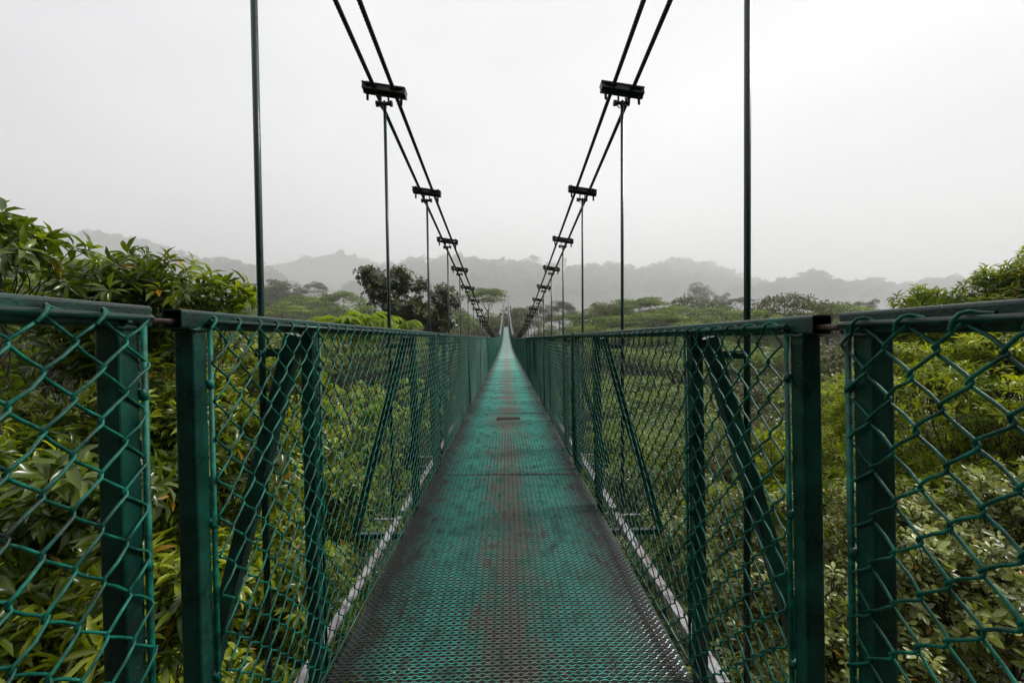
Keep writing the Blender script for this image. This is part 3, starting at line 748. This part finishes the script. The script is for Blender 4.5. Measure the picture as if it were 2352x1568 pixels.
def clump_crown(rng, kind, R, H, nl, leaf, mat, name='crown'):
    """crown of leaf clumps with origin at its middle bottom; returns mesh and clump centres"""
    if kind == 'umbrella':      # flat layered tops
        nc = 26; a = rng.uniform(0, 6.283, nc); q = np.sqrt(rng.uniform(0, 1, nc))
        C = np.stack([R*q*np.cos(a), R*q*np.sin(a), H*(0.95-0.6*q**2)-H*0.25*rng.uniform(0, 1, nc)**1.5], -1); cr = np.stack([R*rng.uniform(0.22, 0.42, nc)]*2+[H*rng.uniform(0.09, 0.16, nc)], -1)
    elif kind == 'dome':
        nc = 40; d = unit(rng.normal(0, 1, (nc, 3))); d[:, 2] = np.abs(d[:, 2])*1.1-0.15
        C = d*np.array((R*0.82, R*0.82, H*0.85))+np.array((0, 0, H*0.1)); cr = np.stack([R*rng.uniform(0.18, 0.32, nc)]*2+[H*rng.uniform(0.10, 0.2, nc)], -1)
    elif kind == 'tall':
        nc = 30; d = unit(rng.normal(0, 1, (nc, 3)))
        C = d*np.array((R*0.6, R*0.6, H*0.45))*rng.uniform(0.5, 1, (nc, 1))+np.array((0, 0, H*0.5)); cr = np.stack([R*rng.uniform(0.2, 0.42, nc)]*2+[H*rng.uniform(0.08, 0.16, nc)], -1)
    else:                       # ragged
        nc = 26; d = unit(rng.normal(0, 1, (nc, 3)))
        C = d*np.array((R*0.85, R*0.85, H*0.5))*rng.uniform(0.3, 1, (nc, 1))**0.6+np.array((0, 0, H*0.5)); cr = np.stack([R*rng.uniform(0.12, 0.3, nc)]*2+[H*rng.uniform(0.08, 0.2, nc)], -1)
    wgt = cr[:, 0]**2; ci = rng.choice(nc, nl, p=wgt/wgt.sum())
    d = unit(rng.normal(0, 1, (nl, 3))); d[:, 2] = np.where(rng.uniform(0, 1, nl) < 0.88, np.abs(d[:, 2]), d[:, 2])
    P = C[ci]+d*cr[ci]*(rng.uniform(0, 1, (nl, 1))**0.25)
    D = unit(d*np.array((1, 1, 0.25))+rng.normal(0, 0.5, (nl, 3))); Nn = unit(np.array((0, 0, 0.7))+1.2*d+rng.normal(0, 0.28, (nl, 3)))
    L = leaf*rng.uniform(0.6, 1.3, nl)
    tint = np.clip(rng.uniform(0, 1, nc)[ci]*0.7+rng.uniform(0, 1, nl)*0.3, 0, 1)
    return leaves_mesh(name, P, D, Nn, L, L*rng.uniform(0.35, 0.6, nl), 'card', mat, tint), C
def clump_tree(name, kind, R, H, nl, leaf, mat, trunk_h, trunk_r, seed, barkm='bark', bare=0.3):
    """prototype: root at the trunk's foot"""
    rng = np.random.default_rng(seed)
    me, C = clump_crown(rng, kind, R, H, nl, leaf, mat)
    root = empty(name)
    mb = MB(); tips = C+np.array((0, 0, trunk_h)); skeleton(mb, np.array((0., 0, -2.0)), np.array((0., 0, trunk_h*(1-bare)+bare*trunk_h*0.5)), tips, rng, trunk_r, (5, 3), 5, trunk_r*0.12)
    mb.build('trunk', [barkm], root)
    c = link('crown', me, root); c.location = (0, 0, trunk_h); return root

# ------------------------------------------------------------------ trees in the middle distance
PROTO = {}
def proto(key, *a, **k):
    PROTO[key] = [clump_tree(*a, seed=100+7*len(PROTO)+j, **k) for j in range(k.pop('n', 1))] if False else clump_tree(*a, seed=100+7*len(PROTO), **k)
PR = [
    ('umb1', 'canopy_tree', 'umbrella', 7.0, 4.2, 9000, 0.34, 'leaf_fine', 9, 0.28),
    ('umb2', 'canopy_tree', 'umbrella', 7.0, 4.6, 9000, 0.34, 'leaf_fine', 9, 0.28),
    ('dome1', 'canopy_tree', 'dome', 6.0, 6.0, 9000, 0.34, 'leaf_olive', 7, 0.28),
    ('dome2', 'canopy_tree', 'dome', 6.0, 5.4, 9000, 0.34, 'leaf_fine', 7, 0.28),
    ('rag1', 'canopy_tree', 'ragged', 4.5, 6.5, 4500, 0.34, 'leaf_olive', 8, 0.22),
    ('tall1', 'canopy_tree', 'tall', 4.0, 8.5, 6000, 0.34, 'leaf_olive', 6, 0.22),
]
used = set()
for q, (key, nm, kd, R, H, nl, lf, mt, th, tr) in enumerate(PR):
    PROTO[key] = (clump_tree(nm, kd, R, H, nl, lf, mt, th, tr, 100+7*q), R, H, th)
def put(key, px, py, d, Rw, label, group=None, cat='tree', rz=None, hz=1.0, mat=None):
    """a copy of a prototype whose crown top shows at (px, py) with crown radius Rw metres"""
    o, R, H, th = PROTO[key]
    if key in used: o = copy_tree(o)
    used.add(key)
    s = Rw/R; top = W(px, py, d)
    o.scale = (s, s, s*hz); o.location = (top[0], top[1], top[2]-(H+th)*s*hz)
    rz = (px*0.37 + py*0.11) if rz is None else rz
    o.rotation_euler = (0, 0, rz); tag(o, label, cat, group)
    if mat:
        for c in o.children:
            if c.name.startswith('crown'):
                me = mat_copy(c.data, mat); c.data = me
    return o
_mc = {}
def mat_copy(me, mat):
    k = (me.name, mat)
    if k not in _mc:
        m2 = me.copy(); m2.materials.clear(); m2.materials.append(M[mat]); _mc[k] = m2
    return _mc[k]

G1 = 'layered canopy trees right of the bridge'
LB1 = 'flat-topped light green canopy tree in the layered mass right of the bridge'
for px, py, d, R in [(1385, 700, 92, 7), (1460, 682, 88, 6.5), (1560, 700, 90, 8), (1650, 706, 92, 7), (1700, 724, 84, 6), (1420, 722, 78, 6.5), (1500, 712, 74, 6), (1590, 728, 72, 7), (1670, 742, 68, 6),
                     (1450, 752, 62, 6), (1540, 762, 58, 6), (1640, 775, 55, 6), (1360, 745, 72, 5.5), (1330, 770, 60, 5), (1400, 790, 52, 5), (1480, 800, 48, 5), (1560, 815, 46, 5), (1650, 830, 44, 5)]:
    put('umb1' if (px//10) % 2 else 'umb2', px, py, d, R, LB1, G1)
put('rag1', 1385, 690, 84, 3.2, 'small ragged tree poking above the left end of the layered green canopy', None)
put('umb2', 1695, 655+28, 100, 3.6, 'small dark rounded crown above the light green canopy, left of the right near hanger', None, mat='leaf_dark')
put('dome1', 1810, 676, 64, 7.2, 'broad brownish domed tree just right of the nearest right hanger rod')
put('dome2', 1740, 715, 60, 5, 'olive shoulder tree at the left foot of the broad brownish dome')
put('umb1', 1900, 700, 62, 6.5, 'flat green canopy sloping away right of the brownish dome')
put('rag1', 1990, 686, 85, 2.6, 'small dark tree standing out of the slope right of the brownish dome', mat='leaf_dark')
put('rag1', 1955, 692, 95, 2.2, 'greyish small tree beside the dark one on the right slope')
G2 = 'valley trees under the right rail'
LB2 = 'green canopy tree down in the valley under the right-hand rail'
for px, py, d, R in [(1720, 790, 46, 6), (1800, 800, 42, 5), (1900, 790, 40, 5.5), (1930, 880, 30, 3.5), (1740, 880, 34, 4), (1830, 930, 28, 3.2), (1680, 950, 30, 3.5), (1600, 900, 36, 4), (1520, 880, 40, 4.5),
                     (1440, 860, 42, 4.5), (1560, 980, 27, 3), (1480, 960, 30, 3.5), (1400, 900, 36, 4), (1960, 800, 50, 6), (2060, 790, 48, 6), (2180, 800, 46, 7)]:
    put(['umb1', 'dome2', 'umb2', 'dome1'][(px//20) % 4], px, py, d, R*1.4, LB2, G2)
put('umb2', 1120, 662, 112, 6.4, 'flat-crowned umbrella tree left of the far bridge tower', hz=1.15)
G3 = 'trees on the far bank round the tower'
LB3 = 'rounded forest tree on the far bank beside the far end of the bridge'
for px, py, d, R in [(985, 716, 105, 5), (1030, 700, 118, 6), (1060, 720, 100, 4.5), (1075, 742, 86, 5), (1205, 705, 120, 6), (1190, 738, 112, 4), (1240, 700, 125, 5.5), (1285, 692, 122, 5.5), (1300, 722, 100, 5),
                     (1010, 750, 80, 4.5), (950, 742, 85, 5), (1110, 735, 104, 4.5), (1130, 715, 118, 5), (1255, 742, 92, 4.5), (1330, 712, 110, 4), (1175, 722, 119, 5), (1150, 745, 122, 4), (1165, 752, 124, 4)]:
    put(['dome1', 'tall1', 'dome2', 'rag1'][(px//10) % 4], px, py, d, R, LB3, G3)
put('dome2', 790, 672, 105, 7.5, 'round green dome tree left of the tall dark tree')
put('dome1', 720, 720, 90, 5, 'grey-green tree at the left foot of the round green dome')
put('dome1', 870, 715, 100, 6, 'green tree behind the tall dark tree left of the second left hanger')
put('rag1', 640, 640, 222, 7, 'brownish ragged tree behind the nearest left hanger rod')
put('dome1', 725, 648, 215, 6.5, 'grey rounded tree on the misty slope right of the nearest left hanger')
put('tall1', 342, 592, 215, 6.2, 'lone tall dark tree against the mist above the near left leaves')
put('rag1', 392, 625, 210, 5.6, 'wispy bare-topped tree right of the lone tall tree on the left')
put('tall1', 1605, 646, 240, 9.5, 'lone round grey tree fading in the mist right of the bridge')
put('rag1', 1655, 672, 230, 6, 'thin feathery tree beside the lone round grey tree')
G4 = 'layered trees behind the near left foliage'
LB4 = 'dark layered tree in the mass behind the near left foliage'
for px, py, d, R in [(60, 600, 80, 7), (125, 590, 84, 6), (180, 596, 86, 5), (150, 630, 72, 6), (60, 650, 66, 6), (220, 640, 76, 5), (-60, 600, 78, 8), (120, 690, 60, 6), (260, 668, 74, 4), (20, 720, 52, 6), (200, 720, 56, 5), (310, 715, 66, 5)]:
    put(['umb1', 'umb2', 'dome2'][(px//10) % 3], px, py, d, R, LB4, G4)
G5 = 'trees on the slope left of the bridge'
LB5 = 'grey-green tree on the low slope above the left-hand rail'
for px, py, d, R in [(560, 700, 120, 6), (610, 690, 130, 6), (660, 700, 112, 5.5), (700, 680, 130, 6), (480, 720, 100, 6), (420, 730, 90, 6), (590, 728, 88, 5), (650, 738, 80, 5), (540, 745, 76, 5), (740, 752, 70, 4.5), (820, 745, 72, 4.5), (900, 760, 66, 4),
                     (640, 770, 55, 5), (760, 790, 50, 5), (860, 800, 46, 4), (500, 790, 48, 5), (940, 790, 52, 4), (1010, 790, 60, 4), (1060, 775, 72, 4)]:
    put(['dome2', 'dome1', 'umb1', 'dome2'][(px//10) % 4], px, py, d, R*1.25, LB5, G5)

# ------------------------------------------------------------------ far forest: one mass, instanced crowns on the hillsides
rng = np.random.default_rng(77)
pts = []
for d, s, cx, cz in RD:
    if d < 100: sp = 5.0
    elif d < 150: sp = 5.5
    elif d < 200: sp = 6.5
    elif d < 300: sp = 7.5
    else: sp = 13.0
    x0, x1 = cx.min(), cx.max(); depth = min(d*0.42, 320)
    n = int((x1-x0)*(depth+25)/(sp*sp)*1.15); n = min(n, 7000)
    X = rng.uniform(x0, x1, n); Y = rng.uniform(d-depth, d+25, n); pts.append(np.stack([X, Y], -1))
X = rng.uniform(-300, 300, 3600); Y = rng.uniform(40, 420, 3600); pts.append(np.stack([X, Y], -1))
X = rng.uniform(-45, 45, 220); Y = rng.uniform(-55, -15, 220); pts.append(np.stack([X, Y], -1))
pts = np.concatenate(pts); Z = ground(pts[:, 0], pts[:, 1])
ok = ((pts[:, 1] > 45) | (pts[:, 1] < -5)) & ~((np.abs(pts[:, 0]) < 9) & (pts[:, 1] < YT+14) & (pts[:, 1] > 0)) & (np.abs(pts[:, 0]) < np.abs(pts[:, 1])*1.5+20)
pts = pts[ok]; Z = Z[ok]
sc = rng.uniform(0.75, 1.35, len(pts))*np.where(rng.uniform(0, 1, len(pts)) < 0.08, 1.8, 1.0)
sc = sc*np.where(pts[:, 1] > 430, 1.85, 1.0)
mesh = bpy.data.meshes.new('forest')
mesh.from_pydata(np.stack([pts[:, 0], pts[:, 1], Z-3.0], -1).tolist(), [], [])
for nm, ty, val in (('scl', 'FLOAT', sc), ('rot', 'FLOAT', rng.uniform(0, 6.28, len(pts))), ('knd', 'INT', rng.integers(0, 4, len(pts)))):
    a = mesh.attributes.new(nm, ty, 'POINT'); a.data.foreach_set('value', val.astype(np.float32 if ty == 'FLOAT' else np.int32))
fo = link('forest', mesh); tag(fo, 'misty forest covering the hillsides beyond the bridge', kind='stuff')
fo['category'] = 'forest'
fcols = []
for q, (kd, R, H) in enumerate((('umbrella', 5.2, 3.6), ('dome', 4.6, 5.0), ('tall', 3.6, 7.5), ('ragged', 4.4, 6.0))):
    me, _ = clump_crown(np.random.default_rng(500+q), kd, R, H, 2600, 0.55, 'leaf_far')
    # a hanging skirt of leaves and a stem so the crown stands on the slope
    fcols.append(me)
ng = bpy.data.node_groups.new('forest_scatter', 'GeometryNodeTree')
ng.interface.new_socket('Geometry', in_out='INPUT', socket_type='NodeSocketGeometry'); ng.interface.new_socket('Geometry', in_out='OUTPUT', socket_type='NodeSocketGeometry')
gi = ng.nodes.new('NodeGroupInput'); go = ng.nodes.new('NodeGroupOutput'); jn = ng.nodes.new('GeometryNodeJoinGeometry')
def named(nm, ty):
    a = ng.nodes.new('GeometryNodeInputNamedAttribute'); a.data_type = ty; a.inputs['Name'].default_value = nm; return a.outputs['Attribute']
k_ = named('knd', 'INT'); s_ = named('scl', 'FLOAT'); r_ = named('rot', 'FLOAT')
comb = ng.nodes.new('ShaderNodeCombineXYZ'); ng.links.new(r_, comb.inputs['Z'])
FOREST_SRC = []
for q, me in enumerate(fcols):
    # the crown meshes scattered are those of real trees standing behind the hills' crest line
    src = link('forest_tree', me)
    px_, py_ = [(-52, 150), (58, 140), (-80, 190), (88, 170)][q]
    src.location = (px_, py_, float(ground(px_, py_))+0.5)
    tag(src, ['low flat forest tree on the left slope', 'rounded forest tree on the right slope', 'tall narrow forest tree on the far left slope', 'ragged forest tree on the far right slope'][q], 'tree')
    oi = ng.nodes.new('GeometryNodeObjectInfo'); oi.inputs['Object'].default_value = src; oi.transform_space = 'ORIGINAL'
    cmp_ = ng.nodes.new('FunctionNodeCompare'); cmp_.data_type = 'INT'; cmp_.operation = 'EQUAL'
    ins = [s for s in cmp_.inputs if s.enabled and s.type == 'INT']; ng.links.new(k_, ins[0]); ins[1].default_value = q
    ip = ng.nodes.new('GeometryNodeInstanceOnPoints')
    ng.links.new(gi.outputs[0], ip.inputs['Points']); ng.links.new(cmp_.outputs[0], ip.inputs['Selection']); ng.links.new(oi.outputs['Geometry'], ip.inputs['Instance'])
    ng.links.new(s_, ip.inputs['Scale']); ng.links.new(comb.outputs[0], ip.inputs['Rotation']); ng.links.new(ip.outputs[0], jn.inputs[0])
ng.links.new(jn.outputs[0], go.inputs[0])
md = fo.modifiers.new('scatter', 'NODES'); md.node_group = ng

# ------------------------------------------------------------------ near trees and shrubs
def gz(x, y): return float(ground(x, y))-0.3
def pc(px, py, d, r): return (W(px, py, d), r)
# left, rising above the rail
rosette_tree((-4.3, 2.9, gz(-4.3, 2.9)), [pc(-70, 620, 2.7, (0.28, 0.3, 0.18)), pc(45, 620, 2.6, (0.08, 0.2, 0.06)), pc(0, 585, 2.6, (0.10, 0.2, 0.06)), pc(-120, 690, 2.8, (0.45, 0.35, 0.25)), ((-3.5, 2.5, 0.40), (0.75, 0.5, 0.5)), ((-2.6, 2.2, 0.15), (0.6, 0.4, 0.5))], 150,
    'dark tree with drooping leaf whorls reaching in at the left edge above the rail', 11, 0.14, 0.042, 9, 2, trunk=0.10, tintp=(0.0, 0.55))  # tint range lowered: backlit shade put into the leaf colour
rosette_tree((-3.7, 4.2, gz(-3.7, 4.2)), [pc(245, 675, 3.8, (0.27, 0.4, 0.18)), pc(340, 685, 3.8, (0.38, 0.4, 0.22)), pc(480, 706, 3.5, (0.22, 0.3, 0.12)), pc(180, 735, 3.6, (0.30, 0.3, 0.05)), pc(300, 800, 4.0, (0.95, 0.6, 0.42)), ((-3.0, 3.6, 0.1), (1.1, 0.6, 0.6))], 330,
    'glossy-leaved tree standing up above the left rail beside the gap between the panels', 12, 0.155, 0.044, 10, 2, trunk=0.11, tintp=(0.0, 0.62), clump=False)  # darker leaf tint stands in for the crown being lit from behind
rosette_tree((-5.6, 3.2, gz(-5.6, 3.2)), [((-4.2, 3.4, 0.1), (1.5, 1.3, 1.0)), ((-3.3, 2.7, -0.9), (1.3, 1.1, 1.1))], 620, 'leafy tree with bare twisting branches behind the nearest left panel', 13, 0.125, 0.034, 10, 3, trunk=0.10)
rosette_tree((-3.0, 4.6, gz(-3.0, 4.6)), [((-2.9, 4.5, 0.05), (1.0, 1.3, 0.9)), ((-2.5, 4.1, -1.2), (1.1, 1.3, 1.0))], 620, 'yellow-flecked leafy tree close beyond the second left panel', 14, 0.12, 0.033, 10, 3, trunk=0.08, yellow=0.03)
rosette_tree((-2.3, 1.9, gz(-2.3, 1.9)), [((-2.1, 1.9, -0.75), (0.85, 0.9, 0.75)), ((-1.8, 1.8, -1.6), (0.8, 0.9, 0.6))], 450, 'long-leaved shrub pressing up against the left side at the bottom corner', 15, 0.14, 0.032, 10, 3, trunk=0.06, name='shrub', cat='shrub', lmin=0.7)
rosette_tree((-3.4, 1.3, gz(-3.4, 1.3)), [((-3.2, 1.5, -1.1), (1.2, 0.9, 0.9))], 460, 'long-leaved shrub low behind the nearest left panel', 16, 0.135, 0.032, 10, 3, trunk=0.06, name='shrub', cat='shrub')
rosette_tree((-2.1, 3.6, gz(-2.1, 3.6)), [((-1.95, 3.5, -1.5), (0.8, 1.2, 0.8))], 330, 'broad-leaved shrub below the left fence beside the pale channel', 17, 0.125, 0.04, 9, 3, trunk=0.06, name='shrub', cat='shrub')
rosette_tree((-7.0, 7.5, gz(-7, 7.5)), [((-6.6, 7.2, -0.6), (2.2, 1.8, 1.5)), ((-6.0, 6.2, -2.2), (2.2, 1.6, 1.2))], 620, 'green leafy tree further back behind the near left trees', 18, 0.18, 0.055, 9, 2, trunk=0.12)
rosette_tree((-4.0, 8.0, gz(-4, 8)), [((-3.9, 7.6, -1.2), (1.7, 1.7, 1.2)), ((-2.6, 6.0, -1.9), (1.1, 1.6, 0.9))], 600, 'mid green tree below the left rail beyond the first panel', 19, 0.16, 0.05, 9, 2, trunk=0.10)
# umbrella-leaved trees left of the bridge
def umbrella_tree(base, crown, n, label, seed, L=0.26):
    rng = np.random.default_rng(seed); base = np.asarray(base, float)
    tips = np.concatenate([ellip(rng, n, c, r, 0.5) for c, r in crown]); tips = tips[keep_off_bridge(tips)]
    c0 = tips.mean(0); fork = base+(c0-base)*0.6
    root = place_root('umbrella_leaf_tree', base, label, 'tree', None)
    mb = MB(); skeleton(mb, base, fork, tips, rng, 0.07, (5, 4), 6, 0.010); mb.v = [v-base for v in mb.v]; mb.build('trunk', ['bark_pale'], root)
    m = len(tips); per = 10; k = np.tile(np.arange(per), m)
    A = unit(np.array((0, 0, 1.0))+rng.normal(0, 0.28, (m, 3))); ref = unit(rng.normal(0, 1, (m, 3))); B1 = unit(np.cross(A, ref)); B2 = np.cross(A, B1)
    ang = k*2*math.pi/per+np.repeat(rng.uniform(0, 6, m), per)
    R1, R2, AA, C = [np.repeat(q, per, 0) for q in (B1, B2, A, tips)]
    rad = np.cos(ang)[:, None]*R1+np.sin(ang)[:, None]*R2
    dr = np.repeat(rng.uniform(0.25, 0.9, m), per)[:, None]
    D = unit(rad*0.95-AA*dr*0.7+rng.normal(0, 0.05, rad.shape)); Nn = unit(AA+rad*0.3)
    sc = np.repeat(rng.uniform(0.75, 1.15, m), per)*L*rng.uniform(0.85, 1.1, m*per)
    tint = np.repeat(rng.uniform(0.1, 0.9, m), per)*0.7+rng.uniform(0, 0.3, m*per)
    link('crown', leaves_mesh('crown', C+rad*0.01-base, D, Nn, sc, sc*0.30, 'lance', 'leaf_umbrella', tint), root)
umbrella_tree((-4.2, 11.0, gz(-4.2, 11)), [(W(850, 722, 10.5), (1.0, 0.8, 0.14)), (W(770, 738, 10), (0.6, 0.6, 0.12)), (W(900, 738, 10.5), (0.6, 0.7, 0.10)), (W(800, 765, 10), (1.1, 0.8, 0.2))], 9, 'tree with big pale drooping umbrella leaves just above the left rail', 31, 0.38)
umbrella_tree((-3.4, 8.0, gz(-3.4, 8)), [((-2.6, 8.0, -0.1), (1.0, 1.6, 0.8)), ((-2.3, 6.5, -1.2), (0.9, 1.4, 0.8))], 26, 'umbrella-leaved tree showing through the second left panel', 32, 0.24)
umbrella_tree((-2.8, 13.0, gz(-2.8, 13)), [((-2.4, 12.5, -0.6), (0.9, 2.5, 0.9))], 34, 'umbrella-leaved tree below the rail farther along the left side', 33, 0.26)
# tall dark tree left of the bridge
bx = W(930, 760, 24)
rosette_tree((bx[0]-0.3, 24, gz(bx[0], 24)), [pc(880, 668, 24, (0.9, 1.0, 0.8)), pc(915, 650, 24.5, (0.7, 1.0, 0.7)), pc(850, 640, 24, (0.55, 0.8, 0.5)), pc(940, 720, 24, (1.4, 1.2, 0.7)), pc(1020, 690, 25, (0.9, 1.0, 0.7)), pc(965, 660, 24.5, (0.32, 0.4, 0.35)), pc(1010, 745, 25, (0.9, 1.0, 0.6)), pc(880, 745, 25, (1.1, 1.0, 0.6))], 900,
    'tall dark drooping-leaved tree left of the bridge, behind the second left hanger', 41, 0.24, 0.10, 7, 2, mat='leaf_dark', clump=False, trunk=0.16, droop=0.6, spread=0.3, name='tall_tree', shape='oval')
# right side
rosette_tree((4.6, 2.4, gz(4.6, 2.4)), [((3.5, 2.6, -0.4), (1.5, 1.1, 0.9)), ((2.7, 2.0, -1.3), (1.1, 1.0, 0.8))], 900, 'shrub of small pale oval leaves behind the nearest right panel', 51, 0.060, 0.026, 9, 4, mat='leaf_pale', shape='oval', trunk=0.06, name='shrub', cat='shrub', spread=0.12, yellow=0.01)
rosette_tree((2.2, 1.8, gz(2.2, 1.8)), [((2.0, 1.9, -1.15), (0.75, 0.9, 0.55)), ((1.75, 2.6, -1.6), (0.6, 0.9, 0.5))], 800, 'pale small-leaved shrub close under the right side at the bottom', 52, 0.056, 0.025, 9, 4, mat='leaf_pale', shape='oval', trunk=0.05, name='shrub', cat='shrub', spread=0.11)
rosette_tree((2.6, 4.6, gz(2.6, 4.6)), [((2.6, 4.2, -1.7), (1.2, 1.6, 0.9)), ((1.9, 5.6, -2.2), (0.9, 1.4, 0.8))], 1000, 'yellowish small-leaved shrub seen through the second right panel', 53, 0.068, 0.028, 8, 4, mat='leaf_pale', shape='oval', trunk=0.06, name='shrub', cat='shrub', spread=0.14, tintp=(0.0, 0.8))
rosette_tree((6.6, 4.6, gz(6.6, 4.6)), [((5.6, 4.4, -0.1), (1.7, 1.3, 0.85)), ((4.6, 4.6, -1.2), (1.5, 1.3, 1.0)), (W(2230, 830, 5.4), (1.6, 0.9, 0.4))], 1250, 'bright green bushy tree behind the right posts', 54, 0.10, 0.030, 9, 3, mat='leaf_bright', trunk=0.08, spread=0.15)
b = W(2330, 700, 5.6); rosette_tree((b[0]+0.4, 6.4, gz(b[0], 6.4)), [pc(2345, 650, 5.8, (0.46, 0.5, 0.16)), pc(2420, 705, 5.8, (0.8, 0.8, 0.25)), pc(2310, 708, 5.9, (0.5, 0.5, 0.06)), pc(2500, 620, 6, (0.8, 0.6, 0.4))], 520,
    'leafy tree rising above the right rail at the right edge', 55, 0.12, 0.028, 9, 3, clump=False, trunk=0.08, spread=0.13, tintp=(0.1, 0.8))
rosette_tree((W(2140, 720, 6.4)[0], 6.4, gz(5.5, 6.4)), [pc(2135, 690, 6.4, (0.42, 0.4, 0.05)), pc(2130, 750, 6.4, (0.55, 0.5, 0.33)), pc(2200, 800, 6.4, (1.2, 0.9, 0.5))], 300,
    'small leafy treetop just clearing the right rail, left of the edge tree', 56, 0.15, 0.034, 10, 2, clump=False, trunk=0.06, spread=0.12, mat='leaf_bright', tintp=(0, 0.6))
rosette_tree((7.6, 9.6, gz(7.6, 9.6)), [((7.6, 9.4, -1.6), (2.2, 1.9, 1.5)), ((5.6, 9.0, -3.2), (1.8, 1.8, 1.4))], 1100, 'bright yellow-green shrub in the gap between the two right posts', 57, 0.13, 0.045, 8, 2, mat='leaf_bright', trunk=0.1, spread=0.22)
rosette_tree((3.6, 9.0, gz(3.6, 9)), [((3.4, 8.6, -2.9), (1.6, 2.2, 1.2)), ((2.2, 11, -3.4), (1.2, 2.2, 1.1))], 1000, 'low olive shrub in the hollow under the right side', 58, 0.13, 0.05, 7, 2, mat='leaf_pale', shape='oval', trunk=0.1, spread=0.22, tintp=(0, 0.6), name='shrub', cat='shrub')
rosette_tree((4.6, 16.0, gz(4.6, 16)), [((4.6, 15.5, -4.2), (2.6, 3.4, 1.7))], 900, 'leafy yellow-green tree down in the valley right of the walkway', 59, 0.18, 0.07, 7, 2, mat='leaf_bright', trunk=0.12, spread=0.3, tintp=(0, 0.6))
rosette_tree((9.6, 15.0, gz(9.6, 15)), [((9.4, 14.5, -3.8), (3.0, 3.0, 1.8))], 900, 'brownish leafy tree in the hollow beyond the yellow-green shrub', 60, 0.17, 0.07, 7, 2, mat='leaf_pale', shape='oval', trunk=0.12, spread=0.3, tintp=(0, 0.5))
rosette_tree((-6.0, 15.0, gz(-6, 15)), [((-5.6, 14.5, -2.4), (2.8, 3.2, 2.0))], 900, 'leafy tree lower down beyond the umbrella-leaved trees', 61, 0.18, 0.07, 7, 2, trunk=0.12, spread=0.3)

# low undergrowth on the near ground: nobody could count it
rng = np.random.default_rng(9)
n = 60000
X = rng.uniform(-16, 16, n); Y = rng.uniform(-3, 40, n); Zg = ground(X, Y); ok = np.abs(X) > 0.0
X, Y, Zg = X[ok], Y[ok], Zg[ok]; n = len(X)
P_ = np.stack([X, Y, Zg+rng.uniform(0, 1, n)**2*1.6], -1); D = unit(rng.normal(0, 1, (n, 3))+np.array((0, 0, 0.2))); Nn = unit(np.array((0, 0, 1.))+rng.normal(0, 0.5, (n, 3)))
L_ = rng.uniform(0.12, 0.32, n)
me = leaves_mesh('undergrowth', P_, D, Nn, L_, L_*0.4, 'fold', 'leaf_dark', rng.uniform(0, 0.8, n))
tag(link('undergrowth', me), 'dark leafy undergrowth covering the ground below the bridge', kind='stuff')

# ------------------------------------------------------------------ haze
hz = MB(); box(hz, (-1900, -75, -150), (1900, 1500, 270)); ho = hz.build('haze', [])
hm = bpy.data.materials.new('haze'); hm.use_nodes = True; hn = hm.node_tree; hn.nodes.clear()
ou = hn.nodes.new('ShaderNodeOutputMaterial'); pv = hn.nodes.new('ShaderNodeVolumePrincipled')
pv.inputs['Color'].default_value = (0.992, 0.994, 0.998, 1); pv.inputs['Density'].default_value = 0.0006; pv.inputs['Anisotropy'].default_value = 0.2
hn.links.new(pv.outputs[0], ou.inputs['Volume'])
ho.data.materials.append(hm); tag(ho, kind='stuff')
for y0_, zt_, dn_ in ((190, 165, 0.0012), (300, 34, 0.0015)):
    mz = MB(); box(mz, (-1800+y0_/10, y0_, -140), (1800-y0_/10, 1450-y0_/10, zt_)); mo = mz.build('mist', [])
    mm = hm.copy(); mm.name = 'mist'; mm.node_tree.nodes['Principled Volume'].inputs['Density'].default_value = dn_; mo.data.materials.append(mm); tag(mo, kind='stuff')
